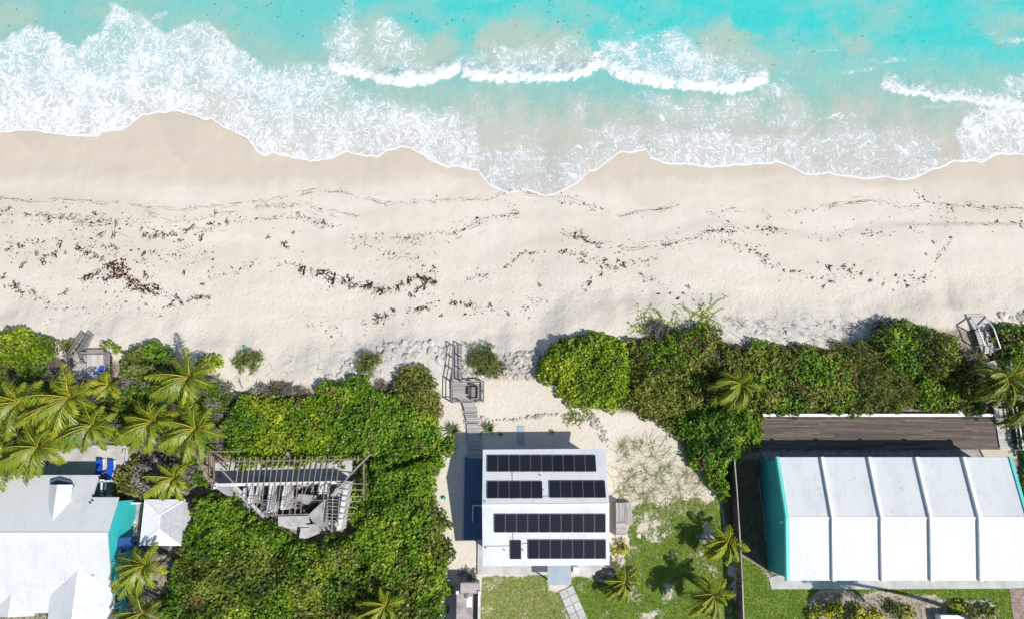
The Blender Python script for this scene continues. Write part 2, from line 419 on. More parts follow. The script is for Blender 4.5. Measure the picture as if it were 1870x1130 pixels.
hb = t.math('ADD', hb, t.math('MULTIPLY', t.attr('rocky'), t.math('MULTIPLY', t.noise(P, 2.2, 4, 0.7), 1.6)))
t.bump(hb, 0.75, 0.045)
M_GROUND = t.fin(col, t.lerp(t.attr('film'), 0, 1, 0.92, 0.35), 0.2)

gx = axis(-62, 62, 0.26, 420); gy = axis(-18, 40, 0.26, 420)
X, Y = np.meshgrid(gx, gy); Z = terrain(X, Y)
Z = np.where(Y > 120, np.minimum(Z, -9), Z)
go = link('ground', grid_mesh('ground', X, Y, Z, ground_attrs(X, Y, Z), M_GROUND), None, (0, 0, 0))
tag(go, 'pale sand beach rising to dune, litter and lawn', kind='structure')

# ------------------------------------------------------------------ the sea
xs = axis(-61, 61, 0.17, 420)
ts = np.concatenate([np.arange(0, 24, 0.15), 24 + np.cumsum(np.geomspace(0.3, 60, 26))])
X = np.repeat(xs[None, :], len(ts), 0)
wy = np.interp(xs, WX, WY) + (fbm(xs * 1.3, xs * 0, 71) - 0.5) * 0.35 + (fbm(xs * 5, xs * 0, 73) - 0.5) * 0.12
T = np.repeat(ts[:, None], len(xs), 1); Y = wy[None, :] + T
ground_z = terrain(X, Y)
px, py = W2P(X, Y, SEA + 0 * X)
nA = fbm(X * 0.35, Y * 0.35, 81, 4) - 0.5; nB = fbm(X * 1.1, Y * 1.1, 83, 3) - 0.5; nC = fbm(X * 0.9, Y * 0.25, 85, 3) - 0.5
qx = px + nA * 46 + nB * 16; qy = py + (fbm(X * 0.35 + 50, Y * 0.35, 87, 4) - 0.5) * 46 + (fbm(X * 1.1 + 9, Y * 1.1, 89) - 0.5) * 16
foam = np.zeros_like(X)
def patch(poly, d, soft=14, hard=False):
    global foam
    a, b = (px + nB * 9, py + (fbm(X * 1.1 + 9, Y * 1.1, 89) - 0.5) * 9) if hard else (qx, qy)
    foam = np.maximum(foam, d * sst(-soft, soft, sdist(a, b, poly)))
HUGE = 460
# wide foam of the left side, behind the spent waves
patch([(-120, 74), (0, 74), (50, 53), (78, 67), (120, 67), (149, 78), (159, 67), (177, 46), (205, 11), (234, 21), (269, 39), (304, 60), (329, 50), (354, 39), (389, 41), (407, 60), (439, 81), (460, 108), (500, 150), (560, 170), (520, HUGE), (-120, HUGE)], 0.66, 9)
patch([(-120, 95), (60, 110), (130, 95), (190, 130), (210, 180), (330, 185), (380, 215), (300, 240), (240, HUGE), (-120, HUGE)], 0.76, 22)
patch([(90, 150), (130, 105), (170, 110), (230, 150), (190, 180), (120, 190)], 0.88, 16)
patch([(0, 230), (120, 225), (240, 215), (330, 190), (380, 200), (370, 220), (250, HUGE), (0, HUGE)], 0.78, 16)
patch([(215, 140), (260, 158), (330, 168), (370, 180), (380, 215), (340, 205), (240, 190), (210, 170)], 0.80, 8)
# film of foam on the swash
patch([(420, 140), (540, 115), (600, 118), (640, 160), (720, 175), (820, 190), (880, 230), (900, 290), (940, 320), (980, HUGE), (420, HUGE)], 0.62, 32)
patch([(560, 190), (680, 170), (780, 200), (870, 250), (890, 310), (840, 330), (700, 300), (600, 270)], 0.66, 20)
patch([(880, 270), (1000, 262), (1080, 255), (1100, 300), (1050, 350), (1000, HUGE), (900, HUGE)], 0.55, 30)
patch([(1060, 230), (1190, 226), (1200, 300), (1100, 330), (1060, 300)], 0.50, 12)
patch([(1190, 240), (1240, 225), (1330, 240), (1420, 255), (1470, 245), (1430, 300), (1400, HUGE), (1190, HUGE)], 0.66, 26)
patch([(1425, 285), (1470, 240), (1560, 225), (1640, 235), (1700, 250), (1730, 290), (1690, HUGE), (1430, HUGE)], 0.56, 34)
patch([(1740, 235), (1780, 212), (1830, 200), (2000, 200), (2000, HUGE), (1738, HUGE)], 0.70, 10)
# strands between the breakers and the swash
patch([(560, 110), (620, 100), (640, 180), (560, 190)], 0.42, 16)
patch([(830, 150), (1100, 140), (1180, 170), (1150, 250), (1000, 275), (880, 260)], 0.25, 16)
patch([(1150, 160), (1300, 175), (1420, 160), (1490, 190), (1480, 240), (1400, 260), (1200, 240)], 0.43, 20)
patch([(1395, 150), (1430, 150), (1480, 205), (1470, 230), (1400, 200)], 0.44, 12)
patch([(1590, 190), (1630, 180), (1700, 230), (1690, 290), (1600, 260)], 0.27, 20)
patch([(480, 90), (560, 110), (600, 140), (520, 140)], 0.28, 14)
# trailing foam seaward of the breakers
patch([(590, 60), (625, 0), (660, 0), (655, 45), (700, 40), (760, 60), (770, 100), (720, 125), (640, 130), (600, 110)], 0.46, 14)
patch([(585, 60), (640, 40), (660, 90), (640, 130), (600, 110)], 0.58, 14)
patch([(870, 100), (910, 75), (960, 85), (1000, 110), (1020, 75), (1070, 60), (1095, 105), (1080, 125), (870, 125)], 0.50, 12)
patch([(1090, 70), (1150, 80), (1190, 50), (1240, 45), (1290, 95), (1330, 110), (1390, 140), (1260, 150), (1100, 120)], 0.56, 12)
# breaking crests
CRESTS = (([(600, 116), (660, 134), (715, 145), (770, 148), (815, 135), (840, 120)], 15, 34, 1.0, .55), ([(845, 134), (880, 139), (960, 143), (1030, 142), (1075, 128), (1096, 112)], 14, 38, 1.0, .62),
          ([(1094, 110), (1130, 134), (1200, 148), (1270, 158), (1330, 162), (1400, 148)], 15, 64, .98, .65), ([(1612, 158), (1690, 172), (1760, 182), (1840, 195), (1990, 202)], 11, 34, .9, .45))
crest = np.zeros_like(X)
nE = fbm(X * 2.4, Y * 2.4, 97, 2) - .5
for L, wl_, ws_, dn_, hg_ in CRESTS:
    L = np.array(L); dy = py - np.interp(px, L[:, 0], L[:, 1]) + nB * 12 + nE * 12 + nA * 10; qx_ = px + nA * 60 + nB * 20
    win = sst(L[0, 0] - 10, L[0, 0] + 6, px + nB * 8) * sst(L[-1, 0] + 10, L[-1, 0] - 6, px + nB * 8); ws2 = sst(L[0, 0] - 20, L[0, 0] + 70, qx_) * sst(L[-1, 0] + 20, L[-1, 0] - 70, qx_)
    f_ = np.where(dy > 0, 1 - sst(wl_ * .5, wl_, dy), np.maximum(np.exp(-(-np.minimum(dy, 0) / (17 + 13 * (ws_ > 40))) ** 1.5) * .96, np.exp(-(np.maximum(-dy, 0) / (ws_ * (1 + 1.6 * nA))) ** 1.2) * (.35 + .65 * ws2) * .86)); foam = np.maximum(foam, dn_ * f_ * win * (1 + .35 * np.minimum(nC, 0) + .25 * np.minimum(nE, 0)))
    crest = np.maximum(crest, hg_ * sst(L[0, 0] - 6, L[0, 0] + 30, px) * sst(L[-1, 0] + 6, L[-1, 0] - 30, px) * np.exp(-(dy / np.where(dy > 0, 8, 16)) ** 2))
patch([(1830, 150), (1850, 130), (1900, 140), (1900, 175), (1840, 170)], 0.62, 10)
for x, y, w, h in [(1555, 130, 45, 4), (1435, 96, 26, 3), (1500, 92, 30, 3), (1625, 112, 30, 5), (1850, 74, 30, 4), (1590, 112, 14, 3), (1700, 110, 14, 3), (1430, 132, 16, 3), (1530, 215, 50, 6), (1700, 195, 50, 3), (1800, 63, 20, 3), (1628, 20, 10, 2), (630, 10, 12, 14), (290, 28, 18, 8)]:
    patch([(x - w, y + h), (x - w * .2, y - h * .6), (x + w, y - h * 1.4), (x + w, y + h * .3), (x, y + h * 1.3)], 0.44, 3, True)
# the inner fold lines of earlier swashes and the bright lip at the waterline
fold = np.minimum.reduce([ldist(px, py, L) for L in ([(1420, 300), (1440, 275), (1470, 245), (1500, 218), (1545, 206)], [(1545, 326), (1575, 302), (1600, 292), (1615, 278)], [(1690, 318), (1688, 300), (1740, 296)],
                                                     [(376, 218), (384, 180), (395, 165)], [(632, 278), (636, 240), (655, 195), (690, 160)], [(655, 238), (668, 280)], [(1085, 316), (1065, 300), (1060, 280)], [(497, 278), (545, 262), (600, 285)])])
foam = np.maximum(foam, 0.60 * (1 - sst(1.0, 4.5, fold + nB * 10 + nE * 6)))
lip = 1 - sst(0.10, 0.34 + 0.16 * nA, T + nB * 0.15)
open_ = fbm(X * .42, Y * .30, 101, 3) - .5
foam = np.clip(foam + (nC * 0.22 + open_ * .42) * sst(.05, .3, foam) * (1 - .8 * sst(.82, .95, foam)), 0, 1)
# colour zones: clear turquoise far out, milky green nearer in, sand showing through the swash
deep = sst(235, 20, py - (px - 935) * 0.035 + nA * 50) * (0.42 + 0.58 * sst(100, 1250, px + nA * 300))
turb = np.zeros_like(X)
def plume(poly, d, soft=22):
    global turb
    turb = np.maximum(turb, d * sst(-soft, soft, sdist(px + nA * 70 + nB * 24, py + (fbm(X * .4 + 50, Y * .4, 87, 4) - .5) * 60, poly)))
plume([(-120, 0), (60, 0), (50, 60), (-120, 80)], 0.55); plume([(150, 0), (270, 0), (300, 70), (200, 40)], 0.5)
plume([(600, 60), (690, 30), (770, 70), (830, 60), (840, 130), (600, 140)], 0.75); plume([(880, 50), (940, 20), (1000, 40), (1080, 70), (1090, 130), (880, 130)], 0.85)
plume([(1260, 60), (1310, 40), (1360, 70), (1420, 110), (1400, 150), (1290, 120)], 0.8); plume([(1520, 70), (1580, 65), (1590, 95), (1540, 105)], 0.7)
plume([(1800, 30), (1900, 20), (1900, 80), (1820, 70)], 0.6); plume([(330, 40), (420, 30), (450, 110), (350, 120)], 0.7)
plume([(1400, 90), (1900, 110), (1900, 190), (1400, 190)], 0.35, 40); plume([(460, 60), (600, 100), (600, 150), (460, 130)], 0.35)
shal = np.maximum(1 - sst(0.0, 7.5, T + nC * 6 + nA * 4), 0.8 * sst(145, 265, py + nA * 80 + nC * 60))
# wave relief
zw = SEA + 0.10 * (fbm(X * 0.3, Y * 0.6, 91) - 0.5) * sst(2, 10, T) + 0.05 * (fbm(X * 1.6, Y * 1.6, 93) - .5) * sst(2, 8, T)
zw = zw + 0.6 * crest + 0.12 * (fbm(X * 2.2, Y * 1.6, 95, 3) - 0.5) * sst(0.55, 0.95, foam)
gz = ground_z + 0.015 + 0.05 * sst(0, 1.2, T)
Zs = 0.5 * (zw + gz + np.sqrt((zw - gz) ** 2 + 0.09 * sst(0.5, 5, T)))
Zs = np.where(T > 30, SEA, Zs)

t = NT('surf_water', '2D')
P = t.pos(); fo = t.attr('foam'); 
aq = t.mix(t.ss(0.0, 1.0, t.attr('deep')), (0.25, 0.42, 0.365), (0.048, 0.485, 0.455))
aq = t.mix(t.math('MULTIPLY', t.attr('turb'), 0.95), aq, (0.41, 0.43, 0.345))
aq = t.mix(t.math('MULTIPLY', t.ss(0.35, 0.75, t.noise(t.vscale(P, (0.6, 1, 1)), 0.22, 5, 0.62)), 0.55), aq, (0.31, 0.44, 0.375))
aq = t.mix(t.attr('shal'), aq, t.mix(t.noise(P, 0.5, 3, 0.6), (0.50, 0.45, 0.35), (0.50, 0.475, 0.42)))
milk = t.ss(0.16, 0.80, fo)
aq = t.mix(t.math('MULTIPLY', milk, t.lerp(t.noise(P, 0.45, 4, 0.65), 0.3, 0.7, 0.35, 0.95)), aq, t.mix(t.attr('shal'), (0.50, 0.57, 0.56), (0.53, 0.51, 0.495)))
w1 = t.warp(t.warp(P, 0.5, 2.4, 2), 1.7, 0.75, 2)
w2 = t.vscale(w1, (1.0, 0.42, 1.0))
def rdg(v, sc, det, lo):
    a = t.math('ABSOLUTE', t.math('SUBTRACT', t.math('MULTIPLY', t.noise(v, sc, det, 0.55), 2.0), 1.0)); return t.ss(lo, 0.0, a)
rA = rdg(w1, 1.15, 2, 0.17); rB = rdg(w2, 2.9, 2, 0.24)
e2 = t.math('SUBTRACT', 1.0, t.ss(0.0, 0.30, t.voro(w1, 3.4)))
nz = t.noise(w1, 2.0, 5, 0.74); nzf = t.noise(w2, 8.0, 3, 0.7)
lace = t.math('ADD', t.math('MULTIPLY', rA, 0.27), t.math('MULTIPLY', rB, 0.23))
lace = t.math('ADD', lace, t.math('MULTIPLY', e2, 0.10))
lace = t.math('ADD', lace, t.math('MULTIPLY', nz, 0.46)); lace = t.math('ADD', lace, t.math('MULTIPLY', nzf, 0.24))
thr = t.lerp(fo, 0.0, 1.0, 1.02, 0.22)
dl = t.math('SUBTRACT', lace, thr)
strand = t.math('MULTIPLY', t.ss(-0.07, 0.24, dl), t.ss(0.02, 0.16, fo))
core = t.ss(0.86, 1.0, fo)
fm = t.math('ADD', t.math('MULTIPLY', strand, t.lerp(core, 0, 1, 0.86, 0.8)), t.math('MULTIPLY', core, t.lerp(nzf, 0.3, 0.65, 0.0, 0.3)), True)
fm = t.math('MAXIMUM', fm, t.attr('lip'), True)
col = t.mix(t.math('MULTIPLY', fm, 0.98), aq, t.mix(t.ss(0.45, 1.0, fm), (0.56, 0.60, 0.63), (0.79, 0.79, 0.79)))
t.bump(t.noise(t.vscale(P, (1.1, 0.8, 1)), 2.6, 4, 0.72), 0.6, 0.08)
M_WATER = t.fin(col, t.lerp(fm, 0, 1, 0.16, 0.85), t.lerp(fm, 0, 1, 0.35, 0.15))
seao = link('water', grid_mesh('water', X, Y, Zs, dict(foam=foam, deep=deep, turb=turb, shal=shal, lip=lip), M_WATER), None, (0, 0, 0))
tag(seao, 'turquoise sea with breaking waves and lacy white foam', kind='structure')

# ------------------------------------------------------------------ materials of the buildings
t = NT('white_roof_paint'); P = t.pos()
rc = t.mix(t.ss(0.42, 0.85, t.noise(t.vscale(P, (1, .35, 1)), 0.6, 5, 0.62)), (0.60, 0.615, 0.615), (0.50, 0.52, 0.525))
rc = t.mix(t.math('MULTIPLY', t.ss(0.52, 0.72, t.noise(t.vscale(P, (6, .5, 1)), 0.8, 3, 0.6)), 0.28), rc, (0.44, 0.45, 0.45))
sp = t.math('MULTIPLY', t.ss(0.56, 0.66, t.noise(t.vscale(P, (1.6, .8, 1)), 4.5, 4, 0.75)), t.ss(0.46, 0.62, t.noise(P, 0.30, 3, 0.6)))
rc = t.mix(t.math('MULTIPLY', sp, 0.7), rc, (0.30, 0.29, 0.27))
t.bump(t.noise(P, 3.0, 4, 0.6), 0.25, 0.03); M_ROOFW = t.fin(rc, 0.55, 0.3)
M_WHITE = plain('white_paint', (0.82, 0.82, 0.81), (0.70, 0.70, 0.68), 1.2, 0.6)
M_SHINGLE = plain('pale_shingle', (0.80, 0.80, 0.80), (0.73, 0.735, 0.74), 3.5, 0.8, 0.2, 0.6, 10)
M_TEAL = plain('teal_wall_paint', (0.05, 0.56, 0.55), (0.04, 0.48, 0.48), 0.7, 0.6)
M_TEALD = plain('deep_teal_wall_paint', (0.05, 0.36, 0.35), (0.045, 0.30, 0.30), 0.5, 0.6)
M_TEALT = plain('light_teal_trim', (0.14, 0.62, 0.56), (0.12, 0.52, 0.48), 0.8, 0.5)
M_BLUE = plain('cobalt_canvas', (0.01, 0.085, 0.50), (0.012, 0.06, 0.36), 2.2, 0.7, 0.2, 0.4, 5)
M_CONC = plain('pale_concrete', (0.52, 0.51, 0.49), (0.40, 0.39, 0.37), 0.8, 0.85, 0.2, 0.3, 9)
M_CONCD = plain('weathered_concrete', (0.40, 0.36, 0.33), (0.24, 0.215, 0.20), 1.5, 0.9, 0.15, 0.5, 7)
M_PORCH = plain('blue_grey_porch_roof', (0.34, 0.40, 0.43), (0.28, 0.335, 0.365), 0.7, 0.7)
M_NAVY = plain('navy_terrace_tile', (0.05, 0.10, 0.20), (0.04, 0.085, 0.165), 1.1, 0.35, 0.5)
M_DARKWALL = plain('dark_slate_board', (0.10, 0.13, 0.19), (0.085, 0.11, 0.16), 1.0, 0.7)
M_GREYW = wood('weathered_grey_wood', (0.46, 0.43, 0.405), (0.29, 0.265, 0.25), 'x', 0.3)
M_PALEW = wood('bleached_wood', (0.60, 0.56, 0.52), (0.44, 0.40, 0.365), 'x', 0.2)
M_BROWNW = wood('dark_brown_deck_wood', (0.175, 0.14, 0.12), (0.105, 0.083, 0.07), 'x', 0.36)
M_REDW = wood('red_brown_deck_wood', (0.36, 0.29, 0.245), (0.25, 0.195, 0.165), 'x', 0.22)
M_POST = wood('rail_wood', (0.33, 0.29, 0.265), (0.20, 0.175, 0.16), 'x', 0.3)
M_BARK = wood('old_rafter_wood', (0.36, 0.325, 0.30), (0.22, 0.195, 0.18), 'x', 0.25)
M_RUST = plain('rusty_beam', (0.25, 0.19, 0.15), (0.15, 0.11, 0.09), 2.0, 0.9, 0.1, 0.5, 8)
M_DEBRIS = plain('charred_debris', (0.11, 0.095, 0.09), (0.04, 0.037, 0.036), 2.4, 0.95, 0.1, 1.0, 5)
M_STONE = plain('white_limestone', (0.56, 0.52, 0.47), (0.40, 0.365, 0.325), 2.0, 0.9, 0.15, 0.8, 6, rnd=0.22)
M_TANSTONE = plain('tan_stone', (0.50, 0.40, 0.28), (0.40, 0.31, 0.21), 2.0, 0.9, 0.15, 0.8, 6)
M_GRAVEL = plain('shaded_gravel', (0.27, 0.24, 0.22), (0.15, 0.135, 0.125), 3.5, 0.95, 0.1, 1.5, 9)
M_DKCOVER = plain('charcoal_tarpaulin', (0.085, 0.088, 0.095), (0.055, 0.057, 0.063), 1.5, 0.6, 0.3, 0.8, 3)
M_BLACK = plain('black_plastic', (0.02, 0.02, 0.022), (0.015, 0.015, 0.016), 2, 0.5)
M_GREENP = plain('sea_green_plastic', (0.06, 0.42, 0.27), (0.05, 0.36, 0.23), 2, 0.5)
M_BRICK = plain('pink_brick', (0.40, 0.29, 0.25), (0.31, 0.225, 0.195), 2.5, 0.9, 0.15, 0.4, 9, rnd=0.25)
M_ALU = plain('aluminium_frame', (0.11, 0.11, 0.12), (0.09, 0.09, 0.10), 1, 0.4, 0.5)
t = NT('solar_glass', '3D')
q = t.obj()
def _line(t, c, n, w):
    f = t.math('FRACT', t.math('MULTIPLY', c, n)); f = t.math('ABSOLUTE', t.math('SUBTRACT', f, 0.5)); return t.ss(0.5 - w, 0.5 - w * 0.5, f)
sp = t.n.new('ShaderNodeSeparateXYZ'); t.l.new(q, sp.inputs[0])
ln = t.math('MAXIMUM', _line(t, t.math('ADD', sp.outputs[0], 0.0), 6.2, 0.05), _line(t, sp.outputs[1], 6.2, 0.05))
t.fin(t.mix(t.math('MULTIPLY', ln, 0.5), t.mix(t.rnd(), (0.010, 0.011, 0.017), (0.014, 0.015, 0.023)), (0.035, 0.04, 0.055)), 0.25, 0.3)
M_SOLAR = t.m

def post_rail(root, pts, h, mat, pw=0.09, every=1.6, rails=(1.0,), rw=0.07, name='rail', balusters=0.0, zfun=None):
    """posts, rails and balusters along a 3D polyline"""
    for a, b in zip(pts[:-1], pts[1:]):
        a = np.array(a); b = np.array(b); L = np.linalg.norm(b - a); n = max(1, int(round(L / every)))
        for i in range(n + 1):
            p = a + (b - a) * i / n
            if i == n and b is not pts[-1] and not np.allclose(b, pts[-1]): continue
            MB().box(p[0] - pw / 2, p[0] + pw / 2, p[1] - pw / 2, p[1] + pw / 2, p[2] - 0.25, p[2] + h + 0.04).build('post', mat, root)
        for r in rails:
            m = MB().bar(a + [0, 0, h * r], b + [0, 0, h * r], rw, rw * 0.7); m.build(name, mat, root)
        if balusters:
            k = int(L / balusters); me = box_mesh('baluster', 0.035, 0.05, h * 0.85, mat)
            for i in range(1, k):
                p = a + (b - a) * i / k; link('baluster', me, root, (p[0], p[1], p[2] + h * 0.93))

def treads(root, pl0, pl1, pr0, pr1, n, mat, w=0.28, th=0.05):
    """stair treads from the upper pair of corners (pl0, pr0) to the lower pair (pl1, pr1), with two stringers"""
    pl0, pl1, pr0, pr1 = [np.array(p, float) for p in (pl0, pl1, pr0, pr1)]
    for i in range(n):
        f = (i + 0.5) / n; a = pl0 + (pl1 - pl0) * f; b = pr0 + (pr1 - pr0) * f; m = (a + b) / 2; d = b - a
        o = link('tread', box_mesh('tread', round(np.linalg.norm(d[:2]), 1), w, th, mat), root, m, math.atan2(d[1], d[0]))
    for a, b in ((pl0, pl1), (pr0, pr1)):
        MB().bar(a - [0, 0, 0.13], b - [0, 0, 0.13], 0.05, 0.2).build('stringer', mat, root)

# ------------------------------------------------------------------ middle house with the solar roof
HM = thing('white_house', 'white low-gabled house in the middle, roof covered with black solar panels', 'house', (3, -2.8, 0))
def ym(x): return 0.008 * x
ex0, ex1, en, er, es, ez, rz_ = -2.62, 8.46, 2.13, -2.70, -7.87, 4.4, 5.75
def Rm(x, y, z): return (x - 0.008 * y, y + 0.008 * x, z)
MB().box(-1.9, 7.9, -7.2, 1.5, 0, 4.22).build('wall', M_WHITE, HM)
MB().add([(-1.9, -7.2, 4.22), (-1.9, 1.5, 4.22), (-1.9, er, 5.5), (7.9, -7.2, 4.22), (7.9, 1.5, 4.22), (7.9, er, 5.5)], [(0, 2, 1), (3, 4, 5), (0, 3, 5, 2), (1, 2, 5, 4)]).build('gable_wall', M_WHITE, HM)
rN = MB().slab([Rm(ex0, er, rz_), Rm(ex1, er, rz_), Rm(ex1, en, ez), Rm(ex0, en, ez)], 0.16).build('roof_slope', M_ROOFW, HM)
rS = MB().slab([Rm(ex0, es, ez), Rm(ex1, es, ez), Rm(ex1, er - .004, rz_), Rm(ex0, er - .004, rz_)], 0.16).build('roof_slope', M_ROOFW, HM)
MB().bar(Rm(ex0, er, rz_ + .01), Rm(ex1, er, rz_ + .01), 0.22, 0.06).build('ridge_cap', M_WHITE, HM)
def roof_z(y): return rz_ + (ez - rz_) * ((y - er) / (en - er) if y > er else (er - y) / (er - es))
def on_roof(px, py):
    z = 5.0
    for _ in range(6):
        p = U(px, py, z); z = roof_z(p[1] - 0.008 * p[0])
    return U(px, py, z)
pan = {}
def panel_row(x0, x1, y0, y1, n):
    A = on_roof(x0, y0); B = on_roof(x1, y0); C = on_roof(x0, y1)
    w = (B[0] - A[0]) / n; hh = math.hypot(A[1] - C[1], A[2] - C[2]); slope = math.atan2(A[2] - C[2], A[1] - C[1])
    for i in range(n):
        m = (A + (B - A) * (i + .5) / n + C + (B - A) * (i + .5) / n) / 2
        k = (round(w, 2), round(hh, 2))
        if k not in pan:
            b = MB().box(-w / 2 + .012, w / 2 - .012, -hh / 2 + .01, hh / 2 - .01, -.035, 0, 0); 
            g = MB().box(-w / 2 + .04, w / 2 - .04, -hh / 2 + .035, hh / 2 - .035, -.02, 0.004, 0)
            mf = bpy.data.meshes.new('solar_panel'); mf.from_pydata(b.v, [], b.f); mf.materials.append(M_ALU); mf.update()
            mg = bpy.data.meshes.new('glass'); mg.from_pydata(g.v, [], g.f); mg.materials.append(M_SOLAR); mg.update(); pan[k] = (mf, mg)
        o = link('solar_panel', pan[k][0], HM, (m[0], m[1], m[2] + 0.14), rot=(slope, 0, 0.008))
        g = bpy.data.objects.new('glass', pan[k][1]); COL.objects.link(g); g.parent = o
panel_row(889.5, 1087, 830, 860.5, 10); panel_row(889.5, 990, 877.5, 909, 5); panel_row(1003, 1105, 876.5, 908, 5)
panel_row(902.5, 1106, 937.5, 971.5, 10); panel_row(931.5, 952, 985.5, 1020, 1); panel_row(964, 1106.5, 984.5, 1019.5, 7)
for pts in ([(935, 861), (935.5, 877)], [(935, 909), (935.5, 939)], [(936, 972), (937, 985)], [(953, 991), (963, 991)], [(884, 996.5), (931, 996)], [(990, 905), (1003, 905)]):
    q = [on_roof(*p) + [0, 0, 0.02] for p in pts]; MB().bar(q[0], q[1], 0.035, 0.03).build('conduit', M_BLACK, HM)
for p in ((988, 868), (993, 894), (887, 916), (888, 1000), (922, 1004), (956, 1004)):
    q = on_roof(*p); MB().tube([q - [0, 0, .1], q + [0, 0, .28]], 0.05, 8).build('vent_pipe', M_CONC, HM)
# openings of the house
for x, y0, y1, z0, z1 in ((-1.9, -1.6, 0.6, 0.25, 2.4), (-1.9, -6.2, -4.6, 0.25, 2.4)):
    d = MB().box(x - .05, x + .02, y0, y1, z0, z1).build('door', M_WHITE, HM); MB().box(x - .07, x - .03, y0 + .12, y1 - .12, z0 + .15, z1 - .15).build('pane', M_NAVY, d)
for x0, x1, y in ((0.0, 1.6, -7.2), (5.4, 7.0, -7.2), (-1.0, 1.5, 1.5), (2.4, 5.0, 1.5)):
    sgn = -1 if y < 0 else 1
    d = MB().box(x0, x1, y - .04, y + .04, 1.0, 2.2).build('window', M_WHITE, HM); MB().box(x0 + .1, x1 - .1, y + sgn * .03, y + sgn * .06, 1.1, 2.1).build('pane', M_NAVY, d)
A = U(849, 834, .22); B = U(848, 985, .22)
MB().box(A[0], -1.95, B[1], A[1], -.1, .22).build('terrace', M_NAVY, HM)
c = [U(864, 921, .28), U(864, 951, .28), U(881, 921, .28)]
MB().box(c[0][0] - .07, c[0][0] + .07, c[1][1], c[0][1], .225, .75).box(c[0][0] + .07, -1.95, c[0][1] - .12, c[0][1], .225, .75).build('terrace_wall', M_CONC, HM)
a = U(872, 1036, .25); b = U(1118, 1049, .25)
MB().box(a[0], -1.92, b[1], U(872, 985, .25)[1], -.1, .24).box(-1.92, 8.35, b[1], -7.21, -.1, .245).build('step_slab', M_CONC, HM)
dk = MB().box(7.92, 8.95, -6.4, 2.2, -.05, .20).build('side_deck', M_REDW, HM)
boards(dk, [(7.96, -6.35, .25), (8.93, -6.35, .25), (8.93, 2.15, .25), (7.96, 2.15, .25)], 0.20, 0.015, M_REDW)
a = U(1000, 1034, 2.5); b = U(1043, 1068, 2.5)
MB().slab([(a[0], b[1], 2.4), (b[0], b[1], 2.4), (b[0], a[1] + .6, 2.55), (a[0], a[1] + .6, 2.55)], .1).build('porch_roof', M_PORCH, HM)
for x in (a[0] + .12, b[0] - .12): MB().box(x - .06, x + .06, b[1] + .1, b[1] + .22, 0, 2.32).build('porch_post', M_WHITE, HM)
q = U(1052, 1039, .6); MB().box(q[0] - .28, q[0] + .22, q[1] - .30, q[1] + .24, .25, .95).build('meter_box', M_WHITE, HM)

# pavers in front of the porch, two rows that turn away to the lower right
PV = thing('paver_path', 'pale square paving slabs leading diagonally from the porch across the grass', 'path', G(1050, 1100))
me_pv = box_mesh('paving_slab', 0.70, 0.66, 0.07, M_CONC)
A0 = np.array(G(1034, 1076)); A1 = np.array(G(1071, 1160)); d = (A1 - A0); L = np.linalg.norm(d[:2]); d = d / L; nrm = np.array([-d[1], d[0], 0])
for i in range(int(L / .74) + 1):
    for j in (-.37, .37):
        p = A0 + d * (.25 + i * .74) + nrm * j; link('paving_slab', me_pv, PV, (p[0], p[1], .085 + random.uniform(-.006, .006)), math.atan2(d[1], d[0]) + random.uniform(-.012, .012))
GP = thing('garden_slab_row', 'three pale blue-grey slabs in the sand north of the solar house', 'path', G(951, 800))
for y in (783, 797, 806): link('paving_slab', box_mesh('paving_slab', 0.72, 0.62, 0.07, M_PORCH), GP, G(951, y, .05), 0.0)

# ------------------------------------------------------------------ right house: white bays and teal gable
HR = thing('gabled_house', 'long white-roofed house with ribbed roof bays and teal gable wall', 'house', (33, -3.6, 0))
zE, zR = 4.65, 5.7
def UX(px, py, z): return U(px, py, z)
yN = U(1600, 834, zE)[1]; yS = U(1600, 1059.3, zE)[1]; yR = U(1600, 945.3, zR)[1]
xl = U(1419, 834, zE)[0]; xr = U(1437, 945, zR)[0]; xL = (xl + xr + U(1439, 1058, zE)[0]) / 3
ribs = [np.mean([U(a, 834, zE + .2)[0], U(b, 945, zR + .2)[0], U(c_, 1059, zE + .2)[0]]) for a, b, c_ in ((1503, 1520, 1523), (1588.5, 1610, 1612), (1675, 1700, 1702), (1761, 1790, 1791))]
dR = (ribs[3] - ribs[0]) / 3; xE = ribs[3] + dR
bays = [xL] + ribs + [xE, ]
def rz_of(y): return zR - (zR - zE) * abs(y - yR) / (yN - yR if y > yR else yR - yS)
for k in range(5):
    x0 = bays[k] + (.14 if k else .10); x1 = bays[k + 1] - (.14 if k < 4 else .10)
    MB().slab([(x0, yR, zR), (x1, yR, zR), (x1, yN, zE), (x0, yN, zE)], .2).build('roof_bay', M_ROOFW, HR)
    MB().slab([(x0, yS, zE), (x1, yS, zE), (x1, yR - .004, zR), (x0, yR - .004, zR)], .2).build('roof_bay', M_ROOFW, HR)
    MB().bar((x0, yR, zR + .015), (x1, yR, zR + .015), .2, .05).build('ridge_cap', M_WHITE, HR)
for x in ribs:
    m = MB(); w = .14; h = .30
    for y0, y1 in ((yS - .02, yR), (yR, yN + .02)):
        a, b = rz_of(y0) + h, rz_of(y1) + h
        m.hexa([(x - w, y0, a - .55), (x + w, y0, a - .55), (x + w, y1, b - .55), (x - w, y1, b - .55)], [(x - w, y0, a), (x + w, y0, a), (x + w, y1, b), (x - w, y1, b)])
    m.build('roof_rib', M_WHITE, HR)
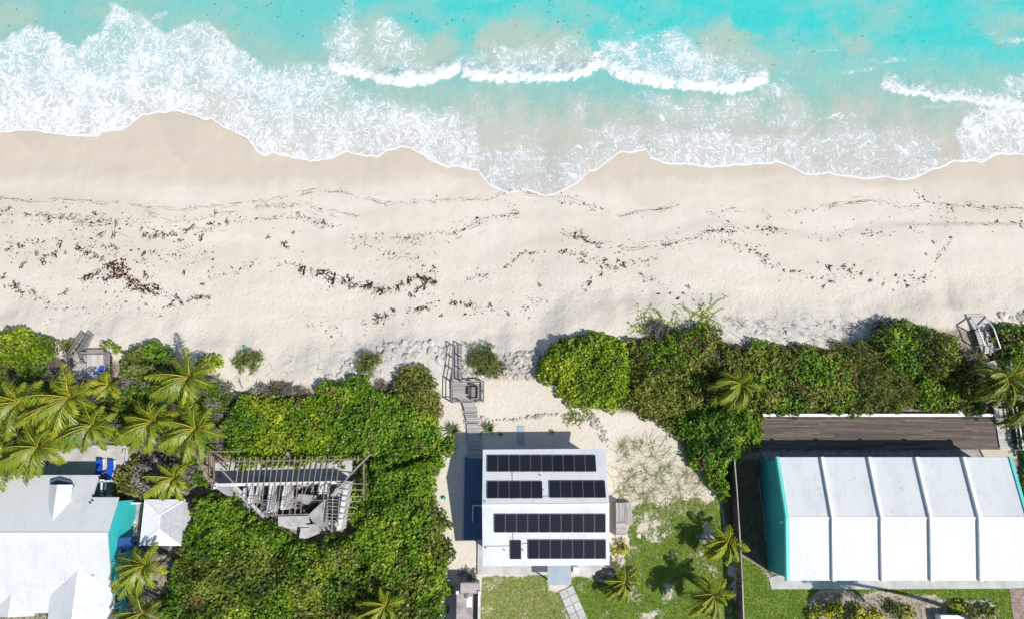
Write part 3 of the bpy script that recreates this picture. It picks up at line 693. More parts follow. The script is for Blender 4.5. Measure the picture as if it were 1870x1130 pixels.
for x, s_ in ((xL, -1), (xE, 1)):
    m = MB(); w = .13
    for y0, y1 in ((yS - .05, yR), (yR, yN + .05)):
        a, b = rz_of(y0) + .12, rz_of(y1) + .12
        m.hexa([(x - w, y0, a - .45), (x + w, y0, a - .45), (x + w, y1, b - .45), (x - w, y1, b - .45)], [(x - w, y0, a), (x + w, y0, a), (x + w, y1, b), (x - w, y1, b)])
    m.build('barge_board', M_TEALT, HR)
    X0, X1 = (x - .05, x + .2) if s_ < 0 else (x - .2, x + .05)
    m = MB(); prof = [(yS + .25, 0), (yN - .25, 0), (yN - .25, zE - .15), (yR, zR - .15), (yS + .25, zE - .15)]
    v = [(X0, y, z) for y, z in prof] + [(X1, y, z) for y, z in prof]
    m.add(v, [(4, 3, 2, 1, 0), (5, 6, 7, 8, 9)] + [(i, (i + 1) % 5, (i + 1) % 5 + 5, i + 5) for i in range(5)]); m.build('gable_wall', M_TEALD, HR)
MB().box(xL + .2, xE - .2, yN - .5, yN - .3, 0, zE - .2).build('wall', M_TEALD, HR); MB().box(xL + .2, xE - .2, yS + .3, yS + .5, 0, zE - .2).build('wall', M_TEALD, HR)
MB().box(xL + .3, xE - .3, yN - .28, yN + .02, zE - .30, zE - .205).build('soffit', M_WHITE, HR)
MB().box(xL + .3, xE - .3, yS - .02, yS + .28, zE - .30, zE - .205).build('soffit', M_WHITE, HR)
for k in range(4):
    x = xL + 2.2 + k * dR
    for y, sg in ((yN - .3, 1), (yS + .3, -1)):
        d_ = MB().box(x, x + 1.6, y - .05, y + .05, 1.3, 2.6).build('window', M_WHITE, HR); MB().box(x + .1, x + 1.5, y + sg * .03, y + sg * .07, 1.4, 2.5).build('pane', M_NAVY, d_)
q = U(1431, 951, 3.6); MB().box(xL - .28, xL - .06, q[1] - .1, q[1] + .1, 4.9, 5.15).build('wall_lamp', M_WHITE, HR)
# apron and gravel beside it
ap = MB().prism([tuple(U(x, y, .1)[:2]) for x, y in ((1404, 1054), (1420, 1050), (1842, 1052), (1870, 1052), (1870, 1073), (1842, 1074), (1600, 1075), (1409, 1075))], -.05, .10).build('concrete_apron', M_CONC); tag(ap, kind='structure', label='pale concrete apron along the south side of the ribbed house')
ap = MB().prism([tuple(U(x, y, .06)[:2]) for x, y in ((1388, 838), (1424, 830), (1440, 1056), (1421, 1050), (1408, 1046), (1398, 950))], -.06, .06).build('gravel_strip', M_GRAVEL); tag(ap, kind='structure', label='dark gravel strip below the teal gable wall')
ap = MB().prism([tuple(U(x, y, .14)[:2]) for x, y in ((1389, 820), (1838, 819), (1852, 838), (1400, 846))], -.05, .14).build('concrete_walk', M_CONCD); tag(ap, kind='structure', label='weathered concrete walk between the brown deck and the ribbed house')
e = MB(); pts = [G(x, y, .12) for x, y in ((1384, 873), (1388, 900), (1394, 940), (1397, 985))]
for a, b in zip(pts[:-1], pts[1:]): e.bar(a, b, .08, .18)
tag(e.build('edging_board', M_GREYW), 'thin pale edging board in the dark lane by the gravel strip', 'edging')
# brick drive at the right edge, course by course
BD = link('brick_drive', None, None, G(1858, 1105)); tag(BD, 'pink brick drive', kind='structure')
c0 = U(1843, 1074, .05); c1 = U(1895, 1155, .05)
MB().box(c0[0], c1[0], c1[1], c0[1] - .02, -.05, .04).build('mortar_bed', M_CONCD, BD)
meb = box_mesh('brick', .26, .125, .05, M_BRICK)
r = 0; y = c0[1] - .11
while y > c1[1]:
    x = c0[0] + .15 + (.14 if r % 2 else 0)
    while x < c1[0] - .1:
        if r < 34 and x < c0[0] + 2.3: link('brick', meb, BD, (x, y, .062 + random.uniform(-.004, .004)), random.uniform(-.02, .02))
        x += .28
    y -= .14; r += 1
# brown deck north of it
DK = thing('brown_deck', 'long dark brown plank terrace with a white kerb between hedge and ribbed house', 'deck', (33, 3.2, 0))
z = .45; q = [U(1388, 820.5, z), U(1823, 819.5, z), U(1816, 763, z), U(1390, 763, z)]
boards(DK, q, .155, .012, M_BROWNW, .03, seglen=3.6)
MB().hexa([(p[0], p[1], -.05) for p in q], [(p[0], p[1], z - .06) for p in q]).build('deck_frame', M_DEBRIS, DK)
a = U(1392, 761, z); b = U(1820, 760, z); MB().box(a[0], b[0], a[1] + .03, a[1] + .30, -.3, z + .28).build('kerb', M_WHITE, DK)

# ------------------------------------------------------------------ left house
HL = thing('teal_house', 'white-roofed house with bright turquoise walls at the lower left corner', 'house', (-42, -6, 0))
gx_ = -35.3; rY, rZ, sl = U(196, 974, 5.1)[1], 5.1, .37
wx = -56.0
def lz(y): return rZ - sl * abs(y - rY)
yA = U(184, 866.5, 3.2)[1]; yB = U(217, 907, 3.95)[1]; xA = U(182, 868, 3.2)[0]
yC = U(60, 1119, 2.7)[1]; xv = U(100.7, 1087.6, 3.0)[0]
def sheet(name, quad, mat=M_ROOFW, th=.14, par=HL): return MB().slab(quad, th).build(name, mat, par)
sheet('roof_slope', [(wx, rY, rZ), (xA, rY, rZ), (xA, yA, lz(yA)), (wx, yA, lz(yA))])
sheet('roof_slope', [(xA + .004, rY, rZ), (gx_, rY, rZ), (gx_, yB, lz(yB)), (xA + .004, yB, lz(yB))])
sheet('roof_slope', [(wx, yC, lz(yC)), (gx_, yC, lz(yC)), (gx_, rY - .004, rZ), (wx, rY - .004, rZ)])
MB().bar((wx, rY, rZ + .02), (gx_, rY, rZ + .02), .25, .06).build('ridge_cap', M_WHITE, HL)
# cross gable towards the bottom edge of the photograph
y1 = U(144.5, 1039, 4.0)[1]; cgz = lz(y1) + .03; cgx = U(144.5, 1040, cgz)[0]; half = gx_ - cgx; y0 = -19.0
yv = U(201, 1086, 3.2)[1]; ez2 = lz(yv) + .03
sheet('roof_slope', [(cgx, y0, cgz), (gx_ - .002, y0, ez2), (gx_ - .002, yv, ez2), (cgx, y1, cgz)], th=.3)
sheet('roof_slope', [(cgx - half, y0, ez2), (cgx - .003, y0, cgz), (cgx - .003, y1, cgz), (cgx - half, yv, ez2)], th=.3)
for a_, b__ in (((cgx, y0, cgz + .02), (cgx, y1, cgz + .02)), ((cgx, y1, cgz + .01), (gx_, yv, ez2 + .01))): MB().bar(a_, b__, .2, .05).build('ridge_cap', M_WHITE, HL)
# small gable further left
sy1 = U(20, 1086, 3.4)[1]; sz = lz(sy1) + .03; sgx = U(20, 1086, sz)[0]; sy0 = yC - .25
for s_ in (-1, 1):
    x2 = sgx + s_ * 1.9; q = [(sgx, sy0, sz), (x2, sy0, lz(yC) + .03), (x2, yC + .05, lz(yC) + .03), (sgx, sy1, sz)]
    sheet('dormer_roof', q if s_ > 0 else q[::-1], M_ROOFW, .15)
# tall dormer on the north slope
dz = 4.72; dxr = U(104.5, 884, dz)[0]; dy1 = U(104, 885, dz)[1]; dw = .88; dze = dz - .60
def dback(z): return rY + (rZ - z) / sl - .0
for s_, mt in ((-1, M_ROOFW), (1, M_ROOFW)):
    x2 = dxr + s_ * (dw + .12)
    q = [(dxr, rY + .95, dz), (x2, rY + 2.55, dze), (x2, dy1 + .04, dze), (dxr, dy1 + .04, dz)]
    sheet('dormer_roof', q if s_ > 0 else q[::-1], mt, .07)
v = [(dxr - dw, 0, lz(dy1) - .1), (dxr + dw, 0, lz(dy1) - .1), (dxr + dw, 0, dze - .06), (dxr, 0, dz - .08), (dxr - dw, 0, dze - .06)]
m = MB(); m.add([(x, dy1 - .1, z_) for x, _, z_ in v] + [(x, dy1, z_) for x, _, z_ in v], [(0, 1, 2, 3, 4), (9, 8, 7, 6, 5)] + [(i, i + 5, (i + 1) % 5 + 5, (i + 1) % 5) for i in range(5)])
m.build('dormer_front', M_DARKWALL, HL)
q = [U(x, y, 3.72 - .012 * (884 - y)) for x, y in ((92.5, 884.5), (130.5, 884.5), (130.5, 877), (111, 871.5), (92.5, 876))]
m = MB(); m.add([p_ + [0, 0, .12] for p_ in q] + [p_ - [0, 0, .05] for p_ in q], [(0, 1, 2, 3, 4), (9, 8, 7, 6, 5)] + [(i, i + 5, (i + 1) % 5 + 5, (i + 1) % 5) for i in range(5)]); m.build('dormer_dark_panel', M_DARKWALL, HL)  # dark flat panel just above the slope before the dormer front
for s_ in (-1, 1):
    x2 = dxr + s_ * dw
    xi = x2 - s_ * .08; xa, xb = min(x2, xi), max(x2, xi); ya_, yb_ = rY + 2.6, dy1 - .05
    MB().hexa([(xa, ya_, lz(ya_) - .1), (xb, ya_, lz(ya_) - .1), (xb, yb_, lz(yb_) - .1), (xa, yb_, lz(yb_) - .1)], [(xa, ya_, dze - .07), (xb, ya_, dze - .07), (xb, yb_, dze - .07), (xa, yb_, dze - .07)]).build('dormer_side', M_TEAL, HL)
# walls
gw = [(yB - .35, 0), (yC + .3, 0), (yC + .3, lz(yC) - .2), (rY, rZ - .18), (yB - .35, lz(yB - .35) - .18)]
X0, X1 = gx_ - .55, gx_ - .30
MB().add([(X0, y, z_) for y, z_ in gw] + [(X1, y, z_) for y, z_ in gw], [(0, 1, 2, 3, 4), (9, 8, 7, 6, 5)] + [(i, i + 5, (i + 1) % 5 + 5, (i + 1) % 5) for i in range(5)]).build('gable_wall', M_TEAL, HL)
MB().box(X0, X1, y0, yC + .29, 0, ez2 - .12).build('wall', M_TEAL, HL)
MB().box(wx, xA - .4, yA - .7, yA - .5, 0, lz(yA) - .05).build('wall', M_TEAL, HL); MB().box(xA - .4, X0, yB - .65, yB - .45, 0, lz(yB) - .25).build('wall', M_TEAL, HL)
MB().box(wx, cgx - half + .4, yC + .4, yC + .6, 0, lz(yC) - .1).build('wall', M_TEAL, HL)
for py_, w_ in ((1000, 1.0), (1062, .9), (1092, .9), (1118, .9)):
    yy = U(210, py_, 1.6)[1]
    d_ = MB().box(X1 - .02, X1 + .05, yy - w_ / 2, yy + w_ / 2, 1.0, 2.2).build('window', M_WHITE, HL); MB().box(X1 + .03, X1 + .07, yy - w_ / 2 + .1, yy + w_ / 2 - .1, 1.1, 2.1).build('pane', M_NAVY, d_)
ya, yb = U(215, 980, 2.2)[1], U(215, 1001, 2.2)[1]
MB().slab([(X1, yb, 2.75), (X1 + 1.25, yb, 2.15), (X1 + 1.25, ya, 2.15), (X1, ya, 2.75)], .05).build('awning', plain('navy_canvas', (.01, .07, .26), (.01, .055, .2), 2.0), HL)
for y_ in (ya - .08, yb + .08): MB().bar((X1, y_, 1.7), (X1 + 1.2, y_, 2.1), .04).build('awning_arm', M_WHITE, HL)
MB().bar((X1 - .1, U(200, 1025, 3.4)[1], 3.35), (X1 + 1.6, U(235, 1021, 3)[1], 2.9), .05).build('cable', M_BLACK, HL)
for p in ((171, 905), (170, 913), (166, 917), (183, 871)):
    zz = 4.0; q = U(p[0], p[1], lz(U(*p, 4)[1])); MB().tube([q - [0, 0, .1], q + [.0, 0, .22]], .06, 7).build('vent_pipe', M_BLACK, HL)
q = U(172, 1050, lz(U(172, 1050, 3.5)[1])); MB().tube([q - [0, 0, .1], q + [0, 0, .3]], .05, 7).build('vent_pipe', M_CONC, HL)
# terrace north of it with two blue loungers
tr = MB().prism([tuple(U(x, y, .1)[:2]) for x, y in ((90, 815), (238, 814), (240, 842), (206, 866), (206, 900), (165, 930), (-60, 930), (-60, 850), (88, 850))], -.06, .10).build('terrace', M_CONC); tag(tr, kind='structure', label='pale concrete terrace north of the turquoise house')
TW = thing('terrace_wall', 'low white wall round the corner of the terrace by the blue loungers', 'wall', U(235, 816, 0))
a = U(168, 815, .4); b = U(237, 815, .4); c_ = U(238, 848, .4)
MB().box(a[0], b[0], a[1] - .14, a[1] + .14, -.1, .55).build('wall_run', M_CONC, TW); MB().box(b[0] - .26, b[0], c_[1], a[1] - .145, -.1, .55).build('wall_run', M_CONC, TW)
def lounger(px, py, label, a):
    p = U(px, py, .35); r_ = thing('sun_lounger', label, 'lounger', (p[0], p[1], .1), 'blue loungers')
    ca, sa = math.cos(a), math.sin(a)
    def rt(x, y, z): return (p[0] + ca * x - sa * y, p[1] + sa * x + ca * y, z)
    def rb(n, x0, x1, y0, y1, z0, z1, zz0, zz1, mt): MB().hexa([rt(x0, y0, z0), rt(x1, y0, z0), rt(x1, y1, zz0), rt(x0, y1, zz0)], [rt(x0, y0, z1), rt(x1, y0, z1), rt(x1, y1, zz1), rt(x0, y1, zz1)]).build(n, mt, r_)
    rb('cushion', -.3, .3, -.95, .25, .40, .49, .40, .49, M_BLUE); rb('back_cushion', -.3, .3, .252, .85, .40, .49, .72, .81, M_BLUE)
    rb('frame', -.33, .33, -1.0, .9, .33, .39, .33, .39, M_WHITE)
    for x in (-.27, .27):
        for y in (-.85, .7): rb('leg', x - .03, x + .03, y - .03, y + .03, .1, .33, .1, .33, M_WHITE)
lounger(182.5, 855, 'blue cushioned lounger on the terrace, half in the roof shadow', -.05)
lounger(202, 857, 'blue cushioned lounger in full sun beside the grey shrub', -.10)
p = U(190, 866, .4); b_ = MB().box(p[0] - .25, p[0] + .25, p[1] - .35, p[1] + .3, .5, .56)
for x in (-.2, .2):
    for y in (-.3, .25): b_.box(p[0] + x - .03, p[0] + x + .03, p[1] + y - .03, p[1] + y + .03, .1, .5)
tag(b_.build('side_table', M_DARKWALL), 'dark small table standing between the two blue loungers', 'table')
PG = thing('pergola', 'dark pergola frame with white beam between house roof and grey shrub', 'pergola', U(185, 895, .1))
for a_, b__, m_ in (((183, 876), (190, 876), M_WHITE), ((186, 880), (185, 905), M_WHITE), ((176, 900), (194, 900), M_DARKWALL), ((193, 880), (192, 906), M_DARKWALL)):
    q0, q1 = U(*a_, 2.4), U(*b__, 2.4); MB().bar(q0, q1, .12, .14).build('beam', m_, PG)
for x, y in ((183, 877), (192, 878), (192, 905)):
    q = U(x, y, 2.3); MB().box(q[0] - .06, q[0] + .06, q[1] - .06, q[1] + .06, .1, 2.33).build('post', M_WHITE, PG)
pit = MB().prism([tuple(U(x, y, .03)[:2]) for x, y in ((232, 918), (258, 918), (254, 990), (232, 980))], -.06, .05).build('yard_paving', M_CONCD); tag(pit, kind='structure', label='rough yard between turquoise wall and white hut')
YW = MB(); a = U(216, 918, .8); b = U(258, 917, .8); YW.box(a[0], b[0], a[1] - .08, a[1] + .08, 0, 1.1)
tag(YW.build('yard_wall', M_WHITE), 'short white wall joining the turquoise house and the white hut', 'wall')
for i, (x, y, r_, mt, nm, lb, ct) in enumerate(((231, 941, .32, M_WHITE, 'water_tank', 'upper of two pale round tanks beside the turquoise wall', 'tank'), (231, 951, .34, M_WHITE, 'water_tank', 'lower of two pale round tanks beside the turquoise wall', 'tank'))):
    q = U(x, y, .5); m = MB().tube([(q[0], q[1], .04), (q[0], q[1], .7), (q[0], q[1], .82)], [r_, r_, r_ * .55], 14); m.tube([(q[0], q[1], .80), (q[0], q[1], .88)], .12, 8); tag(m.build(nm, mt), lb, ct)
q = G(221, 1105); bm_ = MB().box(q[0] - .3, q[0] + .35, q[1] - .7, q[1] + .7, .02, .9); bm_.box(q[0] - .33, q[0] + .38, q[1] - .73, q[1] + .73, .9, 1.0)
tag(bm_.build('storage_bin', plain('mid_blue_plastic', (.03, .17, .55), (.03, .14, .45))), 'mid blue storage bin against the turquoise wall under a palm', 'bin')

# white hut with hipped shingle roof
HH = thing('hipped_hut', 'small white hut with hipped shingle roof beside the turquoise house', 'hut', U(295, 955, 0))
c4 = [U(256, 995.5, 2.6), U(326, 995.5, 2.6), U(336.5, 910, 2.6), U(263, 911, 2.6)]; r0 = U(290.5, 965, 3.35); r1 = U(292, 939, 3.35)
xw = (c4[0][0] + c4[3][0]) / 2; xe = xw + 3.75; ys_, yn_ = c4[0][1], c4[3][1]; xm = (r0[0] + r1[0]) / 2
def course(p, q, s, e, mat, n=9):
    """one roof face as stepped shingle courses from the eave p-q up to s-e"""
    p, q, s, e = [np.array(v_, float) for v_ in (p, q, s, e)]
    for i in range(n):
        f0, f1 = i / n, (i + 1) / n; a, b, c_, d_ = p + (s - p) * f0, q + (e - q) * f0, q + (e - q) * f1, p + (s - p) * f1
        up = np.array([0, 0, .035]); MB().hexa([a - [0, 0, .05], b - [0, 0, .05], c_ - [0, 0, .05], d_ - [0, 0, .05]], [a + up, b + up, c_, d_]).build('shingle_course', mat, HH)
SWc, SEc, NEc, NWc = (xw, ys_, 2.6), (xe, ys_, 2.6), (xe, yn_, 2.6), (xw, yn_, 2.6); Ra, Rb = (xm, r0[1], 3.35), (xm, r1[1], 3.35)
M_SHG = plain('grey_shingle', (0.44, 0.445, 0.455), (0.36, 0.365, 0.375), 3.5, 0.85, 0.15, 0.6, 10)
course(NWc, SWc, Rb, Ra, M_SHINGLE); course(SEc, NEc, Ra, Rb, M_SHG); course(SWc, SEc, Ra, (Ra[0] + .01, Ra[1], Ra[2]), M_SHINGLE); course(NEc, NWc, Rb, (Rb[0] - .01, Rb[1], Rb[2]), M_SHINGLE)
for a, b in ((SWc, Ra), (SEc, Ra), (NEc, Rb), (NWc, Rb), (Ra, Rb)): MB().bar(np.array(a) + [0, 0, .05], np.array(b) + [0, 0, .05], .12, .03).build('hip_cap', M_SHINGLE, HH)
MB().box(xw + .3, xe - .3, ys_ + .3, yn_ - .3, 0, 2.62).build('wall', M_WHITE, HH)
d_ = MB().box(xw + .25, xw + .31, -5.5, -4.6, .05, 2.0).build('door', M_WHITE, HH); MB().box(xw + .22, xw + .26, -4.75, -4.68, 1.0, 1.1).build('handle', M_BLACK, d_)
pit = MB().prism([tuple(U(x, y, .05)[:2]) for x, y in ((256, 992), (310, 992), (304, 1014), (258, 1018))], -.06, .07).build('asphalt_pad', M_DKCOVER); tag(pit, kind='structure', label='dark pad south of the white hut')

# ------------------------------------------------------------------ the roofless ruin
RU = thing('ruined_house', 'roofless ruined house with bare rafters and debris inside the green thicket', 'ruin', U(510, 910, 0))
zw_ = 2.9
def wallrun(p, q, w, z0, z1, mat, name='wall'): MB().bar(np.array([*U(*p, z1)[:2], (z0 + z1) / 2]), np.array([*U(*q, z1)[:2], (z0 + z1) / 2]), w, z1 - z0).build(name, mat, RU)
MB().prism([tuple(U(x, y, .1)[:2]) for x, y in ((392, 842), (648, 838), (636, 880), (622, 966), (600, 975), (500, 960), (394, 892))], -.05, .12).build('floor_slab', M_CONC, RU)
M_RWALL = plain('stained_white_wall', (0.70, 0.68, 0.66), (0.46, 0.44, 0.42), 1.4, 0.9)
wallrun((391, 885), (622, 880), .28, 0, zw_, M_RWALL); wallrun((633, 878), (619, 966), .40, 0, zw_, M_RWALL)
wallrun((458, 886), (457, 918), .40, 0, 2.6, M_RWALL); wallrun((471, 884), (468, 905), .16, 0, 2.6, M_RWALL); wallrun((521, 884), (516, 930), .38, 0, 2.6, M_RWALL); wallrun((495, 885), (490, 935), .26, 0, 2.6, M_RWALL)
wallrun((445, 890), (444, 905), .22, 0, 2.4, M_RWALL); wallrun((582, 888), (597, 888), .5, 1.2, 2.4, M_RWALL); wallrun((582, 897), (597, 897), .4, 1.0, 2.0, M_RWALL)
wallrun((392, 886), (392, 892), .25, 0, zw_, M_RWALL)
# veranda frame
for a, b in (((392, 842.5), (672, 837.5)), ((383, 824), (383, 868)), ((664.5, 838), (664.5, 913)), ((383, 824), (440, 824)), ((391, 843), (391, 886))):
    MB().bar(U(*a, 2.5), U(*b, 2.5), .12, .14).build('veranda_beam', M_RUST, RU)
for p in ((384, 825), (384, 866), (393, 843), (430, 842), (480, 841), (540, 840), (600, 839), (664, 838), (664, 875), (664, 911)):
    q = U(*p, 2.4); MB().box(q[0] - .06, q[0] + .06, q[1] - .06, q[1] + .06, 0, 2.42).build('veranda_post', M_RUST, RU)
# rafters: from the veranda beam over the wall and up to a lost ridge
def raft(p, zp, q, zq, w=.055): MB().bar(U(*p, zp), U(*q, zq), w, .11).build('rafter', M_BARK, RU)
for i in range(19):
    x = 437 + i * 10.3; x1 = x - 5.8 - (i * .12)
    raft((x + random.uniform(-.6, .6), 834 - i * .1), 2.55, (x1, 882 - i * .1), 3.02)
    if 2 <= i <= 17: raft((x1, 884 - i * .1), 3.04, (x1 - 6 + random.uniform(-2, 2), (915, 922, 934, 938, 940, 941, 943, 941, 940, 938, 940, 936, 900, 897, 897, 935, 900, 896)[i - 1] if i < 19 else 900), 4.0)
raft((655, 832), 2.6, (652, 845), 2.6)
for k, y in enumerate((882, 893, 905, 915, 926, 937, 947)):
    raft((621 - k, y), 3.2, (673 - k * 5.5, y + (1 if k < 3 else 0)), 2.55, .07)
for k, y in enumerate((912, 917, 924, 930, 938, 944, 950, 956)): raft((599, y - 1), 3.5, (620 - k, y), 3.05, .05)
for x0, y0, x1, y1 in ((608, 905, 606, 972), (620, 908, 617, 960), (598, 880, 599, 962)): raft((x0, y0), 3.3, (x1, y1), 3.1, .07)
raft((676, 829), 2.55, (632, 874), 3.4, .15); raft((403, 855), 2.6, (427, 881), 3.1, .13); raft((604, 905), 3.5, (632, 876), 3.0, .13)
raft((455, 914), 3.6, (500, 912), 3.6, .05); raft((460, 918), 3.5, (596, 912), 3.6, .05); raft((480, 921), 3.6, (565, 919), 3.6, .05); raft((485, 940), 3.4, (566, 938), 3.4, .09)
for p in ((404, 869), (427, 872), (446, 874), (466, 873), (489, 871), (588, 866), (616, 862)):
    raft((p[0], p[1]), .35, (p[0] + random.uniform(-14, 14), p[1] + random.uniform(-5, 5)), .3, .06)
# fallen sheets of roof
def fallen(poly, mat, th=.08):
    P_ = [U(x, y, z_) for x, y, z_ in poly]; n = len(P_)
    c = MB(); c.add([p for p in P_] + [p - [0, 0, th] for p in P_], [tuple(range(n)), tuple(range(2 * n - 1, n - 1, -1))] + [(i, i + n, (i + 1) % n + n, (i + 1) % n) for i in range(n)]); c.build('fallen_roof_sheet', mat, RU)
M_FALL = plain('grey_roof_felt', (0.40, 0.385, 0.375), (0.24, 0.23, 0.225), 1.3, 0.9, 0.15, 0.6, 6, lo=.3, hi=.75)
M_FALLP = plain('pale_roof_felt', (0.52, 0.50, 0.49), (0.38, 0.365, 0.355), 1.3, 0.9, 0.15, 0.6, 6)
fallen([(563, 941, 2.3), (508, 942, 1.5), (508, 960, 1.0), (568, 962, 1.6)], M_FALLP); fallen([(597, 908, 3.0), (562, 940, 2.2), (583, 968, 1.6), (598, 958, 2.1)], M_FALL)
fallen([(545, 901, 1.5), (578, 904, 1.6), (582, 915, 1.3), (560, 921, 1.1), (541, 912, 1.2)], M_FALL); fallen([(568, 963, 1.5), (549, 963, 1.2), (546, 984, .7), (560, 983, .8), (585, 972, 1.3)], M_FALLP)
fallen([(426, 886, 2.8), (392, 889, 2.5), (415, 905, 2.1), (425, 905, 2.2)], M_FALL); fallen([(434, 888, 2.9), (424, 886, 2.9), (452, 918, 2.0), (480, 945, 1.6), (484, 941, 1.8)], M_FALLP)
fallen([(618, 880, 3.1), (606, 905, 2.7), (620, 905, 2.6), (632, 885, 3.0)], M_FALL); fallen([(560, 958, 2.2), (575, 973, 1.6), (588, 968, 1.7), (577, 955, 2.1)], M_FALL, .05)
# rubble on the floor
for i in range(90):
    x = random.uniform(440, 612); y = random.uniform(888, 945) if x < 590 else random.uniform(908, 968)
    if x < 470 and y > 915: continue
    q = U(x, y, .2); a = random.uniform(0, 3.1); l = random.uniform(.2, .9); w = random.uniform(.08, .4); h = random.uniform(.1, .55)
    MB().bar(q + [math.cos(a) * l / 2, math.sin(a) * l / 2, h / 2 - .05], q + [-math.cos(a) * l / 2, -math.sin(a) * l / 2, h / 2 + random.uniform(-.05, .2)], w, h).build('rubble', random.choice((M_DEBRIS, M_DEBRIS, M_DEBRIS, M_FALL, M_BARK)), RU)
MB().prism([tuple(U(x, y, .13)[:2]) for x, y in ((436, 890), (598, 886), (600, 960), (500, 950), (465, 925))], .121, .15).build('ash_layer', M_DEBRIS, RU)

# ------------------------------------------------------------------ beach stairs and decks
SL = thing('beach_stair_deck', 'grey wooden beach stair with square railed deck above the palms', 'stair', U(165, 670, 0))
zd = .75
def at3(p, z): return U(p[0], p[1], z)
gl0 = G(160, 612); gl1 = G(171, 612)
treads(SL, at3((134.5, 647), zd), gl0 + [0, 0, .1], at3((149, 647), zd), gl1 + [0, 0, .1], 11, M_GREYW, .3)
post_rail(SL, [at3((133.5, 647), zd), gl0 + [-.05, 0, .1]], .95, M_POST, .1, 1.5, (1.0, .55), .09, balusters=.22)
post_rail(SL, [at3((150, 647), zd), gl1 + [.05, 0, .1]], .95, M_POST, .1, 1.5, (1.0, .55), .09, balusters=.22)
q = [at3(p, zd) for p in ((131, 692), (157.5, 692), (158, 648), (134.5, 648))]; boards(SL, q, .2, .02, M_GREYW)
q = [at3(p, zd - .02) for p in ((158.5, 692), (158.8, 647), (200, 647), (200, 692))]; boards(SL, [q[0], q[1], q[2], q[3]], .16, .012, M_PALEW)
q = [at3(p, .45) for p in ((128, 730), (143, 730), (145, 694), (131, 694))]; boards(SL, q, .2, .03, M_GREYW)
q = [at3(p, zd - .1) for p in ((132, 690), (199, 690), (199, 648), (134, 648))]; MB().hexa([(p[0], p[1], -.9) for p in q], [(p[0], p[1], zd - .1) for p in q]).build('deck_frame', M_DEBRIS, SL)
post_rail(SL, [at3((159, 646.5), zd), at3((201, 646.5), zd), at3((201, 693), zd)], .95, M_POST, .1, 1.6, (1.0,), .12, balusters=.2)
post_rail(SL, [at3((151, 648), zd), at3((157, 662), zd)], .95, M_POST, .1, .7, (1.0,), .09, balusters=.2)
post_rail(SL, [at3((133, 648), zd), at3((131, 692), zd), at3((128, 730), .5)], .95, M_POST, .1, 1.4, (1.0, .5), .09, balusters=.24)
rs = np.random.default_rng(3); gxx, gyy = np.meshgrid(np.linspace(0, 1, 15), np.linspace(0, 1, 9))
c0 = U(171, 686.5, zd); c1 = U(199, 673, zd)
hx = c0[0] + (c1[0] - c0[0]) * gxx; hy = c0[1] + (c1[1] - c0[1]) * gyy - .25 * np.sin(gxx * 9) * (gyy > .5) + .15 * np.sin(gxx * 5 + gyy * 4)
hz = zd + .03 + .28 * fbm(gxx * 6, gyy * 5, 5)
m = MB(); idx = np.arange(135).reshape(9, 15)
m.add(np.stack([hx, hy, hz], -1).reshape(-1, 3), [(idx[j, i], idx[j, i + 1], idx[j + 1, i + 1], idx[j + 1, i]) for j in range(8) for i in range(14)])
tag(m.build('blue_tarpaulin', M_BLUE, smooth=True), 'crumpled cobalt blue tarpaulin lying on the left beach deck', 'tarpaulin')
q = U(189, 688, zd + .2); m = MB(); m.box(q[0] - .35, q[0] + .3, q[1] - .2, q[1] + .15, zd + .02, zd + .32); m.box(q[0] - .5, q[0] - .1, q[1] + .2, q[1] + .5, zd + .02, zd + .4); tag(m.build('white_bundle', M_WHITE), 'white bundle on the blue tarpaulin', 'bundle')
SB = thing('sand_steps', 'pale half-buried wooden steps on the sand at the foot of the left stair', 'steps', G(180, 598))
for i, y in enumerate((590.5, 593.5, 597, 600.5, 604, 608, 612)):
    q = G(179.5 - (i > 4) * 1.5, y, .05); link('tread', box_mesh('tread', .75, .09, .1, M_PALEW), SB, q, -.05)

SM = thing('beach_stair_deck', 'grey wooden beach stair with small plank deck behind the solar house', 'stair', U(850, 710, 0))
zd = .55; b0 = G(828, 631); b1 = G(843, 631)
treads(SM, at3((827, 697), zd), b0 + [0, 0, .12], at3((843, 697), zd), b1 + [0, 0, .12], 14, M_GREYW, .26)
for s_, e in (((827, 697), b0), ((843, 697), b1)):
    post_rail(SM, [at3(s_, zd), e + [0, 0, .12]], 1.0, M_POST, .1, 1.3, (1.0, .5), .08)
q = [at3(p, zd) for p in ((826.5, 733), (883, 732), (883, 697.5), (826, 697.5))]; boards(SM, q, .17, .015, M_GREYW)
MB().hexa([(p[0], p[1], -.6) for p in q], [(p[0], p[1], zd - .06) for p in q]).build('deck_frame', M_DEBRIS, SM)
post_rail(SM, [at3((826, 697), zd), at3((825.5, 734), zd)], 1.0, M_POST, .1, 1.5, (1.0, .5), .08)
post_rail(SM, [at3((825.5, 734), zd), at3((843, 734), zd)], .9, M_POST, .1, 1.5, (1.0,), .08)
post_rail(SM, [at3((845, 697), zd), at3((883.5, 697), zd), at3((883.5, 733), zd), at3((872, 733.5), zd)], .55, M_POST, .1, 1.0, (1.0,), .12)
for a, b in (((844, 734), (850, 753)), ((848, 754), (853, 772)), ((852, 773), (856, 836))):
    w_ = 22.5; zz = {734: .42, 754: .34, 773: .26}[a[1]]
    boards(SM, [at3((b[0], b[1]), zz), at3((b[0] + w_ + 1, b[1]), zz), at3((a[0] + w_, a[1]), zz), at3(a, zz)], .17, .015, M_GREYW)
